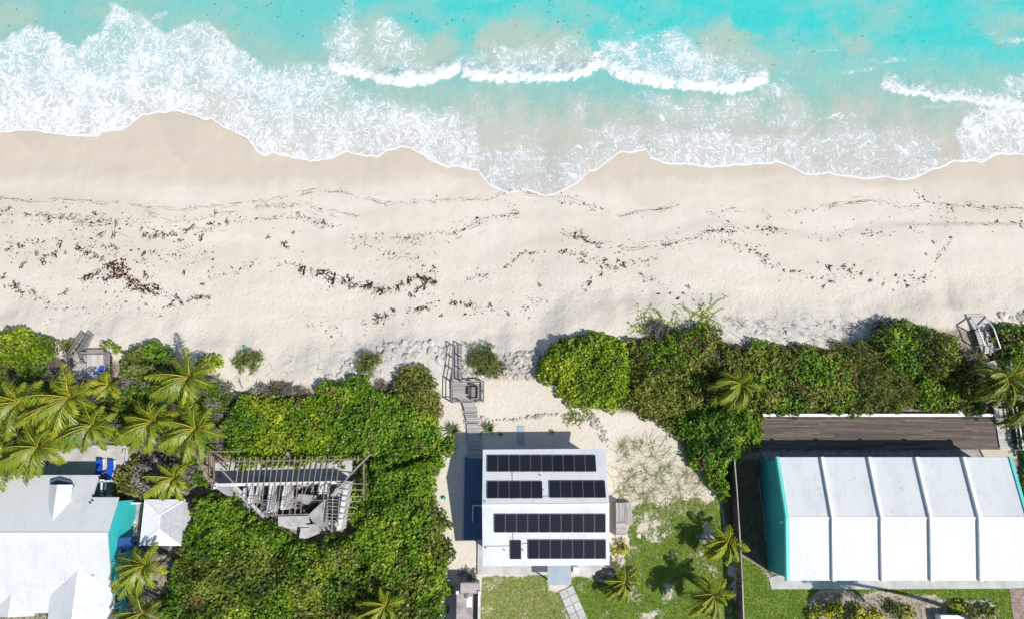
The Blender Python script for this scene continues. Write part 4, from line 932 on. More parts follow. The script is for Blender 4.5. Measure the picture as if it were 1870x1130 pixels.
def bench(root_label, name, boxes, mt, cat):
    r_ = thing(name, root_label, cat, U(*boxes[0][0:2], zd))
    for (x0, y0, x1, y1, z0, z1, nm) in [b_[2:] for b_ in boxes]:
        a = U(x0, y0, zd + z1); b = U(x1, y1, zd + z1); MB().box(a[0], b[0], b[1], a[1], zd + z0, zd + z1).build(nm, mt, r_)
bench('dark slatted table on the plank deck behind the solar house', 'deck_table', [(858, 714, 854.5, 706, 860, 721, .38, .44, 'top'), (858, 714, 855, 707, 856, 708.5, .02, .38, 'leg'), (858, 714, 858.5, 707, 859.5, 708.5, .02, .38, 'leg'), (858, 714, 855, 718.5, 856, 720, .02, .38, 'leg'), (858, 714, 858.5, 718.5, 859.5, 720, .02, .38, 'leg')], M_BROWNW, 'table')
bench('corner bench of grey planks with dark back on the middle beach deck', 'corner_bench', [(868, 716, 861, 706, 872, 725, .30, .42, 'seat'), (868, 716, 872.2, 704.5, 874.5, 726, .02, .8, 'backrest'), (868, 716, 860, 726.3, 874.5, 728.5, .02, .8, 'backrest'), (868, 716, 861.5, 707, 863, 709, .02, .30, 'leg'), (868, 716, 861.5, 722, 863, 724, .02, .30, 'leg')], M_POST, 'bench')
q = U(861, 700.5, zd + .2); tag(MB().box(q[0] - .14, q[0] + .16, q[1] - .16, q[1] + .14, zd + .01, zd + .35).box(q[0] - .17, q[0] + .19, q[1] - .19, q[1] + .17, zd + .352, zd + .40).build('crate', M_BROWNW), 'small dark crate near the north rail of the middle deck', 'crate')

SRt = thing('beach_stair', 'bleached plank beach stair with white handrails at the right edge', 'stair', U(1800, 610, 0))
zd = .7; b0 = G(1763, 576); b1 = G(1795, 575)
treads(SRt, at3((1783, 607), zd - .3), b0 + [0, 0, .15], at3((1813, 606), zd - .3), b1 + [0, 0, .15], 10, M_PALEW, .34)
q = [at3(p, zd) for p in ((1795, 647), (1827, 640), (1812, 604), (1781, 606))]; boards(SRt, q, .22, .02, M_PALEW)
for a, b, h in (((1772, 577), (1787, 600), .9), ((1787, 600), (1798, 629), .9), ((1799, 576), (1815, 600), .9), ((1815, 600), (1827, 635), .9)):
    za = zd if a[1] > 590 else -.9; zb = zd
    A_ = at3(a, za + h); B_ = at3(b, zb + h); MB().bar(A_, B_, .10, .09).build('handrail', M_WHITE, SRt)
    for P_ in (A_, B_): MB().box(P_[0] - .05, P_[0] + .05, P_[1] - .05, P_[1] + .05, P_[2] - h - .4, P_[2]).build('post', M_WHITE, SRt)
p0, p1 = at3((1772, 577), -.9), at3((1798, 629), zd); w_ = np.array([.04, 0, 0])
MB().hexa([p0 - w_ - [0, 0, .9], p0 + w_ - [0, 0, .9], p1 + w_ - [0, 0, 1.6], p1 - w_ - [0, 0, 1.6]], [p0 - w_, p0 + w_, p1 + w_, p1 - w_]).build('skirt_board', M_TEALT, SRt)
MB().bar(at3((1800, 600), zd + .06), at3((1800, 622), zd + .06), .16, .06).build('brace', M_POST, SRt); MB().bar(at3((1810, 628), zd + .5), at3((1808, 648), zd + .5), .16, .14).build('brace', M_POST, SRt)
WK = thing('garden_walkway', 'bleached plank walkway with white rail beside the brown deck', 'walkway', U(1835, 780, 0))
z = .5
boards(WK, [U(1827, 821, z), U(1852, 820, z), U(1838, 728, z), U(1814, 740, z)], .17, .015, M_PALEW)
boards(WK, [U(1816, 735, z), U(1838, 728, z), U(1832, 690, z), U(1810, 695, z)], .17, .02, M_PALEW)
boards(WK, [U(1812, 692, z), U(1832, 688, z), U(1824, 655, z), U(1800, 662, z)], .17, .02, M_PALEW)
post_rail(WK, [U(1856, 821, z), U(1843, 742, z), U(1838, 690, z), U(1833, 660, z)], 1.0, M_WHITE, .1, 1.9, (1.0, .45), .12)
a = U(1823, 748, z + .6); b = U(1825, 762, z + .6); MB().bar(a, b, .1, .1).build('handrail', M_WHITE, WK); MB().box(b[0] - .06, b[0] + .06, b[1] - .05, b[1] + .05, z, z + .65).build('post', M_WHITE, WK)
q = U(1853, 739, 2.4); MB().tube([(U(1845, 742, z)[0], q[1], z), (U(1845, 742, z)[0], q[1], 2.3), (q[0], q[1], 2.4)], .04, 6).box(q[0] - .1, q[0] + .1, q[1] - .1, q[1] + .1, 2.3, 2.45).build('lamp_arm', M_WHITE, WK)
pd = MB().prism([tuple(U(x, y, .3)[:2]) for x, y in ((1790, 820), (1856, 820), (1858, 836), (1800, 838))], .141, .30).build('landing_slab', plain('tan_concrete', (.52, .44, .35), (.44, .37, .29), .9)); tag(pd, kind='structure', label='tan concrete landing between walkway and ribbed house')

# ------------------------------------------------------------------ sheds, fence, bits
SH = thing('plank_shed', 'grey plank lean-to shed on the east side of the solar house', 'shed', U(1138, 942, 0))
a = U(1124, 918, 1.5); b = U(1144, 977, 1.5)
MB().box(a[0] - .05, b[0], b[1], a[1], 0, 1.35).build('wall', M_REDW, SH)
boards(SH, [(a[0], b[1] + 1.2, 1.45), (a[0], a[1] + .05, 1.6), (b[0] + .05, a[1] + .05, 1.6), (b[0] + .05, b[1] + 1.2, 1.45)], .17, .01, M_GREYW)
boards(SH, [(a[0], b[1] + .15, 1.38), (b[0] + .02, b[1] + .15, 1.38), (b[0] + .02, b[1] + 1.18, 1.5), (a[0], b[1] + 1.18, 1.5)], .17, .01, M_GREYW)
MB().box(a[0] - .03, b[0] + .05, b[1] - .05, b[1] + .1, 0, 1.34).build('end_board', M_WHITE, SH)
c_ = U(1154, 920, .8); d_ = U(1154, 958, .8)
boards(SH, [(b[0] + .1, d_[1], .9), (b[0] + .1, a[1] + .05, .9), (c_[0], a[1] + .05, .75), (c_[0], d_[1], .75)], .16, .01, M_GREYW)
MB().box(b[0] + .12, c_[0] - .05, d_[1] + .1, a[1], 0, .68).build('side_box', M_GREYW, SH)
SG = thing('concrete_shed', 'stained concrete outbuilding with open side at the bottom edge', 'shed', U(852, 1110, 0))
a = U(841, 1064, 2.2); b = U(876, 1083, 2.2); z = 2.2
MB().box(a[0], b[0], b[1], a[1], 1.95, z).build('roof_slab', plain('pinkish_slab', (.44, .38, .36), (.34, .29, .27), 1.2), SG)
MB().box(a[0] + .1, b[0] - .1, b[1], a[1] - .1, 0, 1.945).build('wall', M_RWALL, SG)
c_ = U(834, 1083, 2.0); e_ = U(864, 1083, 2.0); MB().box(c_[0], e_[0], -17, c_[1] - .02, 1.8, 2.0).build('roof_slab', M_CONCD, SG)
MB().box(c_[0] + .08, c_[0] + .25, -17, c_[1] - .1, 0, 1.79).build('wall', M_RUST, SG); f_ = U(873, 1085, 1.9); MB().box(f_[0], f_[0] + .17, -17, f_[1], 0, 1.9).build('wall', M_RWALL, SG)
for x in (836, 876): q = U(x, 1081, 2.15); MB().box(q[0] - .14, q[0] + .1, q[1] - .12, q[1] + .14, 1.9, 2.15 + .25).build('pillar_cap', M_WHITE, SG)
q = U(853, 1086, 2.1); MB().box(q[0] - .15, q[0] + .1, q[1] - .25, q[1] + .2, 2.0, 2.2).build('rust_patch_box', M_RUST, SG)
MB().box(U(852, 1090, 2.01)[0], U(862, 1090, 2.01)[0], U(852, 1108, 2)[1], U(852, 1089, 2)[1], 2.002, 2.03).build('lime_patch', M_WHITE, SG)
FE = thing('board_fence', 'dark vertical board fence between the lawn and the ribbed house', 'fence', U(1336, 950, 0))
pts = [G(x, y) for x, y in ((1331, 838), (1336, 900), (1339, 950), (1342, 1000), (1345, 1060), (1348, 1150))]
meb = box_mesh('fence_board', .05, .19, 1.75, M_BROWNW)
for a, b in zip(pts[:-1], pts[1:]):
    L = np.linalg.norm((b - a)[:2]); an = math.atan2((b - a)[1], (b - a)[0]); n = int(L / .21)
    for i in range(n):
        p = a + (b - a) * (i + .5) / n; link('fence_board', meb, FE, (p[0], p[1], p[2] + 1.72 + random.uniform(-.03, .03)), an + math.pi / 2 + random.uniform(-.02, .02), rot=None)
    MB().bar(a + [.08, 0, 1.3], b + [.08, 0, 1.3], .05, .09).build('fence_rail', M_GREYW, FE); MB().bar(a + [0, 0, 1.78], b + [0, 0, 1.78], .10, .04).build('cap_rail', M_GREYW, FE)
q = G(449, 635); m = MB().tube([q, q + [0, 0, .3]], [.15, .19], 10); tag(m.build('green_bucket', M_GREENP), 'small sea green bucket in the sand above a spiky bush', 'bucket')
q = G(811, 909); m = MB().tube([q + [-.25, 0, .05], q + [.2, .1, .35]], .05, 6); m.box(q[0] - .12, q[0] + .14, q[1] - .1, q[1] + .12, q[2], q[2] + .35); tag(m.build('garden_tap', M_GREENP), 'green garden tap box on the sand path west of the solar house', 'tap')
q = U(1746, 756, .6); q = G(1746, 753); m = MB().tube([q + [0, 0, 0], q + [0, 0, .9], q + [0, 0, 1.0]], [.3, .3, .1], 10); tag(m.build('white_drum', M_WHITE), 'white drum half hidden in the hedge above the brown deck', 'drum')
MB_ = MB(); a = U(1719, 1124, 1.1); b = U(1762, 1145, 1.1); MB_.box(a[0], b[0], b[1], a[1], .02, 1.0).box(a[0] - .06, b[0] + .06, b[1], a[1] + .06, 1.0, 1.1)
tag(MB_.build('white_tank_box', M_WHITE), 'white box with lid at the bottom edge below the garden bed', 'box')
rk = MB(); gxx, gyy = np.meshgrid(np.linspace(-1, 1, 18), np.linspace(-1, 1, 14)); rr = np.sqrt(gxx ** 2 + gyy ** 2)
q = G(1108, 1052); hz = np.maximum(0, 1 - rr ** 2 * (.8 + .5 * fbm(gxx * 2 + 5, gyy * 2, 8))) ** .5 * .9 * (.6 + .8 * fbm(gxx * 4, gyy * 4, 3)) - .03
idx = np.arange(18 * 14).reshape(14, 18); rk.add(np.stack([q[0] + gxx * 1.25 + .3 * (fbm(gyy * 3, gxx, 4) - .5), q[1] + gyy * .75, .02 + hz], -1).reshape(-1, 3), [(idx[j, i], idx[j, i + 1], idx[j + 1, i + 1], idx[j + 1, i]) for j in range(13) for i in range(17)])
tag(rk.build('covered_heap', M_DKCOVER), 'charcoal tarpaulin over a heap at the south-east corner of the solar house', 'heap')

# ------------------------------------------------------------------ plants: materials
def leafmat(name, c0, c1, c2, trans=0.25, rough=0.45, spec=0.35):
    """leaves: tint attribute runs from the first colour to the last"""
    t = NT(name); a = t.attr('tint')
    col = t.mix(t.ss(0.0, 0.55, a), c0, c1); col = t.mix(t.ss(0.55, 1.0, a), col, c2)
    t.fin(col, rough, spec)
    tr = t.n.new('ShaderNodeBsdfTranslucent'); t.set(tr.inputs['Color'], t.mix(0.5, col, (0.28, 0.34, 0.03)))
    mx = t.n.new('ShaderNodeMixShader'); mx.inputs[0].default_value = trans
    t.l.new(t.bsdf.outputs[0], mx.inputs[1]); t.l.new(tr.outputs[0], mx.inputs[2]); t.l.new(mx.outputs[0], t.out.inputs['Surface'])
    return t.m
M_SG = leafmat('sea_grape_leaf', (0.030, 0.082, 0.009), (0.135, 0.262, 0.013), (0.35, 0.43, 0.035))
M_SGY = leafmat('yellow_sea_grape_leaf', (0.045, 0.105, 0.008), (0.21, 0.325, 0.012), (0.46, 0.49, 0.03))
M_OLIVE = leafmat('olive_shrub_leaf', (0.06, 0.075, 0.014), (0.18, 0.205, 0.028), (0.32, 0.33, 0.05))
M_DARKLEAF = leafmat('dark_shrub_leaf', (0.035, 0.065, 0.010), (0.115, 0.175, 0.02), (0.26, 0.31, 0.04))
M_FEATHER = leafmat('feathery_leaf', (0.08, 0.10, 0.025), (0.17, 0.205, 0.045), (0.28, 0.31, 0.08))
M_GREYTW = leafmat('grey_twig', (0.12, 0.105, 0.095), (0.24, 0.215, 0.195), (0.36, 0.325, 0.29), 0.05, 0.9, 0.1)
M_DEADLEAF = leafmat('dead_leaf', (0.075, 0.055, 0.025), (0.15, 0.11, 0.045), (0.26, 0.21, 0.09), 0.05, 0.8, 0.15)
M_CROTON = leafmat('croton_leaf', (0.16, 0.20, 0.01), (0.36, 0.36, 0.015), (0.52, 0.48, 0.025))
M_AGAVE = leafmat('agave_leaf', (0.05, 0.085, 0.04), (0.13, 0.175, 0.075), (0.28, 0.31, 0.15), 0.1)
M_PALM = leafmat('palm_leaflet', (0.05, 0.105, 0.010), (0.20, 0.275, 0.016), (0.52, 0.49, 0.035), 0.3, 0.4, 0.4)
M_RACHIS = plain('palm_rachis', (0.44, 0.36, 0.045), (0.33, 0.28, 0.04), 1.5, 0.5)
M_TRUNK = plain('palm_trunk', (0.26, 0.22, 0.185), (0.17, 0.145, 0.12), 3.0, 0.9, 0.1, 1.0, 8)
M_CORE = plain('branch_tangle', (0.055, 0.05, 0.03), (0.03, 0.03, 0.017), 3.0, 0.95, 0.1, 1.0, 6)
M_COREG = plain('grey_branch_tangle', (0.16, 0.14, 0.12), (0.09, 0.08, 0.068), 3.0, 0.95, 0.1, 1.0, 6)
M_STEM = plain('shrub_stem', (0.20, 0.165, 0.13), (0.13, 0.11, 0.09), 3.0, 0.9)

ROUND = np.array([(-.5, 0), (-.28, -.42), (.2, -.45), (.5, 0), (.2, .45), (-.28, .42)])
OVAL = np.array([(-.5, 0), (-.2, -.24), (.25, -.22), (.5, 0), (.25, .22), (-.2, .24)])
BLADE = np.array([(-.5, -.045), (.15, -.05), (.5, 0), (.15, .05)])
KIND = dict(  # template, leaf size, size spread, per m2, up-tilt, material, core
    grape=(ROUND, .205, .5, 150, .8, M_SG, M_CORE), grapey=(ROUND, .185, .5, 185, .75, M_SGY, M_CORE), olive=(OVAL, .20, .5, 160, .7, M_OLIVE, M_CORE),
    dark=(OVAL, .26, .5, 100, .9, M_DARKLEAF, M_CORE), feather=(BLADE, .62, .4, 150, 1.2, M_FEATHER, M_CORE), croton=(OVAL, .26, .3, 150, .8, M_CROTON, M_CORE),
    twig=(BLADE, .75, .5, 85, 1.4, M_GREYTW, M_COREG))

def leaves(pts, nrm, tpl, size, spread, r, tint, stretch=1.0):
    n = len(pts)
    t1 = np.cross(nrm, r.normal(size=(n, 3))); t1 /= np.linalg.norm(t1, axis=1, keepdims=True) + 1e-9
    t2 = np.cross(nrm, t1); s = size * (1 + spread * r.uniform(-1, 1, n))
    V = pts[:, None, :] + s[:, None, None] * (tpl[None, :, 0, None] * t1[:, None, :] + tpl[None, :, 1, None] * t2[:, None, :])
    return V

def canopy(name, label, poly, h, kind, cat='shrub', edge=1.3, seed=0, lump=1.0, dens=1.0, mix=None, group=None, size=1.0, holes=0.0, bias=0.0, zrise=0.0, stems=4, base=None):
    tpl, sz, sp_, dn, tilt, mat, core = KIND[kind]
    r = np.random.default_rng(seed + 100); sz *= size; dn = dn * dens / (size ** 1.6)
    W = np.array([U(x, y, h * .75 + (base or 0))[:2] for x, y in poly])
    lo, hi = W.min(0), W.max(0); c = W.mean(0); gz = tz(*c) if base is None else base
    def prof(x, y):
        d = sdist(x, y, W) + (fbm(x * .7, y * .7, seed + 3) - .5) * 1.7 + (fbm(x * 2.6, y * 2.6, seed + 4) - .5) * .8 + .1
        f = np.clip(d / edge, 0, 1); f = np.sqrt(np.clip(1 - (1 - f) ** 2, 0, 1))
        return d, h * f * (1 - .38 * lump + .76 * lump * fbm(x * .55, y * .55, seed + 5)) + lump * 1.0 * f * (fbm(x * 1.3, y * 1.3, seed + 6) - .5)
    area = (hi - lo).prod(); n = int(area * dn)
    P_ = r.uniform(lo - .3, hi + .3, (n, 2)); d, hh = prof(P_[:, 0], P_[:, 1])
    gap = fbm(P_[:, 0] * .8, P_[:, 1] * .8, seed + 9)
    ok = (d > 0) & (gap > holes); P_ = P_[ok]; hh = hh[ok]; n = len(P_)
    e = .15; hx = (prof(P_[:, 0] + e, P_[:, 1])[1] - hh) / e; hy = (prof(P_[:, 0], P_[:, 1] + e)[1] - hh) / e
    ter = terrain(P_[:, 0], P_[:, 1]) if base is None else np.full(n, base)
    dep = r.uniform(0, 1, n) ** 1.2
    Z_ = np.maximum(ter, ter * .4 + gz * .6) + np.maximum(hh - dep * np.minimum(.8, hh * .55), .04)
    nr = np.stack([-hx * .7, -hy * .7, np.ones(n)], 1); nr /= np.linalg.norm(nr, axis=1, keepdims=True)
    nr = nr + r.normal(size=(n, 3)) * tilt; nr[:, 2] = np.abs(nr[:, 2]) + .1; nr /= np.linalg.norm(nr, axis=1, keepdims=True)
    tint = np.clip(.25 + .45 * r.uniform(0, 1, n) + 1.0 * (fbm(P_[:, 0] * .4, P_[:, 1] * .4, seed + 11) - .5) + .6 * (fbm(P_[:, 0] * 1.9, P_[:, 1] * 1.9, seed + 12) - .5) + bias, 0, 1)
    loc = np.array([c[0], c[1], gz])
    V = leaves(np.stack([P_[:, 0], P_[:, 1], Z_], 1), nr, tpl, sz, sp_, r, tint) - loc
    root = thing(name, label, cat, loc, group)
    mats = [mat]; mi = np.zeros(n, int)
    dead = (fbm(P_[:, 0] * .9 + 31, P_[:, 1] * .9, seed + 23) + r.uniform(-.05, .05, n) < .215) | (r.uniform(size=n) < .02)
    if mix:
        mats.append(KIND[mix[0]][5]); mi = (fbm(P_[:, 0] * mix[2], P_[:, 1] * mix[2], seed + 21) + r.uniform(-.06, .06, n) < mix[1]).astype(int)
    if kind != 'twig': mats.append(M_DEADLEAF); mi[dead] = len(mats) - 1; tint[dead] *= .7
    o = link('foliage', fast_mesh('foliage', V, len(tpl), dict(tint=tint), mats, mi), root, loc)
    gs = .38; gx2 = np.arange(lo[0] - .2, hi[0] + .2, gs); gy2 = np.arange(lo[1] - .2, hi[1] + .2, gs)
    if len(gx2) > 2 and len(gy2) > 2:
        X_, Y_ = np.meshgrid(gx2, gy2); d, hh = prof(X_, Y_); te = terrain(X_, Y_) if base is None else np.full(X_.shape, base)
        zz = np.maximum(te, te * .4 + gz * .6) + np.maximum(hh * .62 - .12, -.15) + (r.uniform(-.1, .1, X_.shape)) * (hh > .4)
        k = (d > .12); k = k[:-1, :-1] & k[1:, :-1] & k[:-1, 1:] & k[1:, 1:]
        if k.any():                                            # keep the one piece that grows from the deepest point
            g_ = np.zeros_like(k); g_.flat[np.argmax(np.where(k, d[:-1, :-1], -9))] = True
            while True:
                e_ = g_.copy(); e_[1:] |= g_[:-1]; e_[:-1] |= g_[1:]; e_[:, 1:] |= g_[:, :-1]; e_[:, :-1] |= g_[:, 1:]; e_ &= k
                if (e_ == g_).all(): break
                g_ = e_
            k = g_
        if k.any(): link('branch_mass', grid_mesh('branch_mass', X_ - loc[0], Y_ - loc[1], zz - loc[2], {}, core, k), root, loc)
    for i in range(stems):
        p = P_[r.integers(n)]; q = c + (p - c) * .5; z0 = tz(*q) if base is None else base
        MB().tube([(q[0], q[1], z0 - .05), ((q[0] + p[0]) / 2, (q[1] + p[1]) / 2, z0 + h * .35), (p[0], p[1], z0 + h * .55)], [.06, .045, .02], 5).build('stem', M_STEM, root)
    return root

# ------------------------------------------------------------------ thickets and shrubs
canopy('sea_grape_thicket', 'bright green sea grape thicket between the ruin and the beach', [(398, 835), (404, 775), (430, 722), (470, 716), (520, 722), (560, 722), (600, 696), (650, 690), (700, 708), (720, 730), (745, 740), (800, 745), (806, 800), (800, 842), (690, 842), (690, 835), (560, 832), (440, 832)], 1.9, 'grapey', seed=1, mix=('grape', .52, .25), edge=1.3, stems=8)
canopy('olive_shrub', 'rounded olive green shrub at the beach edge left of the middle stair', [(716, 688), (738, 668), (770, 664), (795, 682), (804, 715), (803, 760), (770, 775), (735, 755), (715, 735), (712, 705)], 1.9, 'olive', seed=2, edge=1.7, lump=.5)
canopy('sea_grape_thicket', 'tall dark green sea grape thicket between ruin and sand path', [(672, 838), (800, 836), (798, 870), (792, 900), (800, 930), (812, 965), (824, 1010), (822, 1040), (806, 1062), (818, 1085), (812, 1160), (655, 1160), (648, 1000), (650, 960), (668, 915), (674, 870)], 2.5, 'grape', seed=3, mix=('dark', .45, .3), edge=1.3, stems=10)
canopy('sea_grape_thicket', 'broad sea grape thicket spreading below the ruin to the bottom edge', [(350, 908), (382, 894), (418, 906), (447, 932), (474, 956), (498, 970), (518, 988), (560, 993), (612, 978), (645, 966), (656, 1000), (662, 1160), (250, 1160), (285, 1115), (303, 1075), (300, 1030), (322, 985), (345, 955)], 2.6, 'grape', seed=4, mix=('dark', .5, .22), edge=1.4, stems=12, bias=.03)
canopy('veranda_creeper', 'low sea grape growing under the right rafters of the ruin', [(640, 838), (690, 834), (690, 965), (640, 965), (634, 930), (642, 880)], 1.5, 'grape', seed=31, edge=.7, stems=1)
canopy('veranda_creeper', 'strip of sea grape creeping over the north veranda of the ruin', [(395, 842), (440, 838), (540, 834), (640, 830), (650, 842), (560, 847), (500, 845), (440, 853), (400, 858)], 1.0, 'grapey', seed=32, edge=.5, stems=0, holes=.36)
canopy('sea_grape_thicket', 'large rounded yellow-green sea grape dome beside the rock revetment', [(984, 668), (995, 640), (1030, 617), (1075, 602), (1120, 604), (1150, 622), (1168, 655), (1160, 700), (1140, 735), (1110, 755), (1085, 750), (1050, 735), (1020, 712), (994, 692)], 2.5, 'grapey', seed=5, edge=2.2, lump=.45, stems=6)
canopy('olive_shrub', 'dull olive shrub mass right of the large sea grape dome', [(1140, 612), (1175, 612), (1210, 625), (1240, 600), (1290, 590), (1320, 605), (1322, 640), (1290, 660), (1300, 700), (1290, 740), (1240, 765), (1180, 755), (1130, 745), (1150, 700), (1165, 655)], 1.9, 'olive', seed=6, mix=('grape', .47, .35), edge=1.3, size=1.1)
canopy('sea_grape_thicket', 'deep green sea grape running down to the board fence', [(1232, 760), (1290, 740), (1330, 735), (1372, 745), (1394, 770), (1392, 820), (1352, 838), (1336, 850), (1330, 912), (1310, 905), (1285, 868), (1262, 850), (1245, 815)], 2.3, 'grape', seed=7, edge=1.4, stems=6)
canopy('sea_grape_hedge', 'brownish green clipped hedge above the left half of the brown deck', [(1312, 650), (1345, 625), (1380, 618), (1420, 630), (1480, 628), (1540, 640), (1565, 660), (1560, 700), (1570, 752), (1480, 755), (1398, 755), (1380, 735), (1350, 720), (1330, 690)], 1.7, 'olive', seed=8, mix=('grape', .48, .8), edge=1.0, lump=.6, size=1.35, dens=1.1)
canopy('feathery_shrub', 'pale feathery casuarina shrub above the middle of the brown deck', [(1530, 625), (1580, 618), (1620, 640), (1650, 665), (1680, 700), (1690, 730), (1660, 750), (1570, 751), (1562, 700), (1550, 655)], 1.6, 'feather', seed=9, edge=1.2, mix=('olive', .4, .5))
canopy('dense_shrub', 'tall dense shrub beside the right beach stair', [(1590, 610), (1620, 588), (1660, 580), (1700, 585), (1722, 600), (1740, 612), (1758, 640), (1755, 675), (1720, 690), (1680, 690), (1640, 680), (1615, 650)], 2.4, 'dark', seed=10, edge=1.4, lump=1.2, mix=('grape', .48, .5))
canopy('dense_shrub', 'leafy shrub above the right end of the brown deck', [(1680, 690), (1720, 695), (1750, 710), (1800, 715), (1810, 742), (1790, 750), (1690, 751), (1665, 735)], 1.6, 'grape', seed=11, edge=1.1, mix=('dark', .5, .5))
canopy('dense_shrub', 'green shrub at the right edge beyond the white stair rail', [(1812, 590), (1850, 585), (1920, 600), (1920, 700), (1860, 690), (1835, 650), (1822, 615)], 1.8, 'grape', seed=12, edge=1.2, mix=('feather', .5, .4))
canopy('dark_shrub', 'dark shadowy shrub right of the garden walkway', [(1848, 690), (1920, 690), (1920, 830), (1872, 830), (1856, 760)], 2.0, 'dark', seed=13, edge=1.2, bias=-.15)
canopy('grassy_shrub', 'low green shrub strip at the right edge beside the ribbed house', [(1862, 822), (1920, 822), (1920, 1050), (1884, 1050), (1872, 930)], .9, 'grape', seed=14, edge=.8)
canopy('sea_grape_shrub', 'bright sea grape shrub at the far left beach edge', [(-60, 612), (0, 602), (30, 598), (62, 610), (90, 625), (92, 650), (70, 672), (40, 684), (0, 678), (-60, 690)], 1.5, 'grapey', seed=15, mix=('feather', .33, .5), edge=1.2)
canopy('sea_grape_shrub', 'small olive-green shrub tucked behind the left beach stair', [(102, 625), (125, 616), (140, 622), (132, 645), (110, 652)], 1.0, 'olive', seed=16, edge=.9)
canopy('sea_grape_shrub', 'small lime-green sea grape right of the left beach stair', [(184, 625), (200, 620), (214, 622), (217, 640), (200, 640)], .9, 'grapey', seed=17, edge=.7)
canopy('sea_grape_shrub', 'mixed green shrub right of the left beach deck', [(215, 655), (240, 632), (275, 625), (305, 640), (330, 660), (300, 690), (262, 692), (225, 695)], 1.4, 'grape', seed=18, mix=('feather', .45, .5), edge=1.1)
canopy('sea_grape_shrub', 'low green shrub between the palms below the left deck', [(190, 705), (240, 698), (285, 705), (280, 745), (240, 765), (190, 755), (160, 740)], 1.2, 'grape', seed=19, mix=('olive', .4, .6), edge=1.0)
canopy('sea_grape_shrub', 'light green shrub right of the leaning beach palm', [(352, 660), (375, 650), (400, 646), (398, 662), (378, 680), (355, 690)], .9, 'grapey', seed=20, edge=.8)
canopy('sea_grape_shrub', 'green undergrowth below the leftmost palms', [(-40, 690), (40, 695), (60, 720), (110, 700), (125, 720), (100, 790), (40, 800), (-40, 810)], 1.0, 'dark', seed=21, edge=1.0, mix=('grape', .45, .5))
canopy('sea_grape_shrub', 'green undergrowth between the middle palms and the terrace', [(190, 770), (240, 775), (262, 800), (240, 815), (195, 815)], 1.0, 'grape', seed=22, edge=.8)
canopy('grey_green_shrub', 'grey-green shrub by the blue loungers', [(212, 850), (240, 830), (275, 822), (320, 830), (355, 850), (368, 880), (352, 893), (300, 905), (262, 912), (225, 905), (198, 890), (205, 868)], 1.5, 'olive', seed=23, mix=('twig', .46, .6), edge=1.1, size=1.25)
canopy('sea_grape_shrub', 'green shrub between the left ruin post and the hut', [(318, 835), (350, 835), (372, 860), (372, 885), (345, 890), (325, 870)], 1.2, 'grape', seed=24, edge=.9)
for i, (pl, lb) in enumerate((([(20, 665), (100, 660), (125, 690), (60, 712), (10, 700)], 'grey dry scrub left of the beach deck'), ([(215, 690), (300, 690), (330, 730), (290, 770), (230, 740)], 'grey dry scrub among the palms below the left deck'),
                              ([(370, 690), (420, 700), (420, 760), (395, 830), (360, 760)], 'grey dry scrub between the beach palm and the sea grape'), ([(250, 800), (310, 800), (320, 840), (260, 835)], 'grey dry scrub above the grey-green shrub'),
                              ([(440, 705), (520, 700), (560, 716), (470, 735)], 'dry scrub fringe at the dune edge above the sea grape'), ([(1280, 640), (1340, 640), (1340, 690), (1290, 700)], 'dry brown scrub left of the hedge palm'),
                              ([(1170, 590), (1230, 590), (1250, 620), (1180, 625)], 'bare twiggy scrub at the seaward side of the olive shrub'), ([(1585, 590), (1640, 580), (1650, 600), (1600, 615)], 'bare grey scrub seaward of the tall dense shrub'),
                              ([(1750, 640), (1800, 645), (1815, 680), (1760, 700)], 'dry scrub below the right beach stair'), ([(690, 700), (725, 698), (728, 730), (700, 735)], 'purple-grey dry scrub left of the olive shrub'))):
    canopy('dry_scrub', lb, pl, .8, 'twig', seed=40 + i, edge=.8, dens=1.0, mix=('olive', .36, .9), stems=2, group=None)
canopy('undergrowth', 'tangled low undergrowth filling the belt between dune ledge and brown deck', [(1165, 625), (1230, 608), (1320, 606), (1340, 632), (1400, 632), (1500, 640), (1580, 632), (1620, 612), (1700, 600), (1735, 612), (1765, 660), (1800, 705), (1806, 745), (1640, 749), (1402, 752), (1385, 790), (1340, 850), (1300, 850), (1240, 790), (1150, 745), (1150, 690)], 1.25, 'olive', seed=33, edge=.9, mix=('dark', .52, .6), dens=.9, size=1.2, stems=6)
canopy('undergrowth', 'tangled grey and green undergrowth beneath the left palms', [(-40, 690), (20, 690), (70, 668), (128, 700), (160, 705), (215, 690), (300, 690), (350, 690), (400, 690), (420, 725), (400, 770), (392, 830), (330, 830), (250, 812), (190, 812), (100, 812), (-40, 850)], .9, 'twig', seed=34, edge=.9, mix=('grape', .56, .45), dens=1.1, stems=4, holes=.30)
canopy('beach_bush', 'small spiky bush on the sand below the green bucket', [(424, 655), (432, 642), (455, 638), (475, 642), (478, 655), (465, 665), (455, 675), (438, 668)], .7, 'feather', seed=61, edge=.8, bias=.1, stems=0)
canopy('beach_bush', 'small round feathery bush alone on the dune slope', [(650, 665), (655, 648), (672, 640), (690, 648), (690, 668), (678, 685), (660, 682)], .8, 'feather', seed=62, edge=.9, stems=0, bias=.05)
canopy('beach_bush', 'round feathery bush beside the middle beach stair', [(850, 650), (862, 634), (890, 630), (914, 642), (918, 662), (905, 680), (885, 684), (866, 676), (850, 664)], 1.1, 'feather', seed=63, edge=1.2, stems=2)
canopy('beach_bush', 'small sea grape tuft just left of the tall dense shrub', [(1588, 605), (1600, 600), (1608, 610), (1606, 628), (1592, 630)], .8, 'grapey', seed=64, edge=.6)
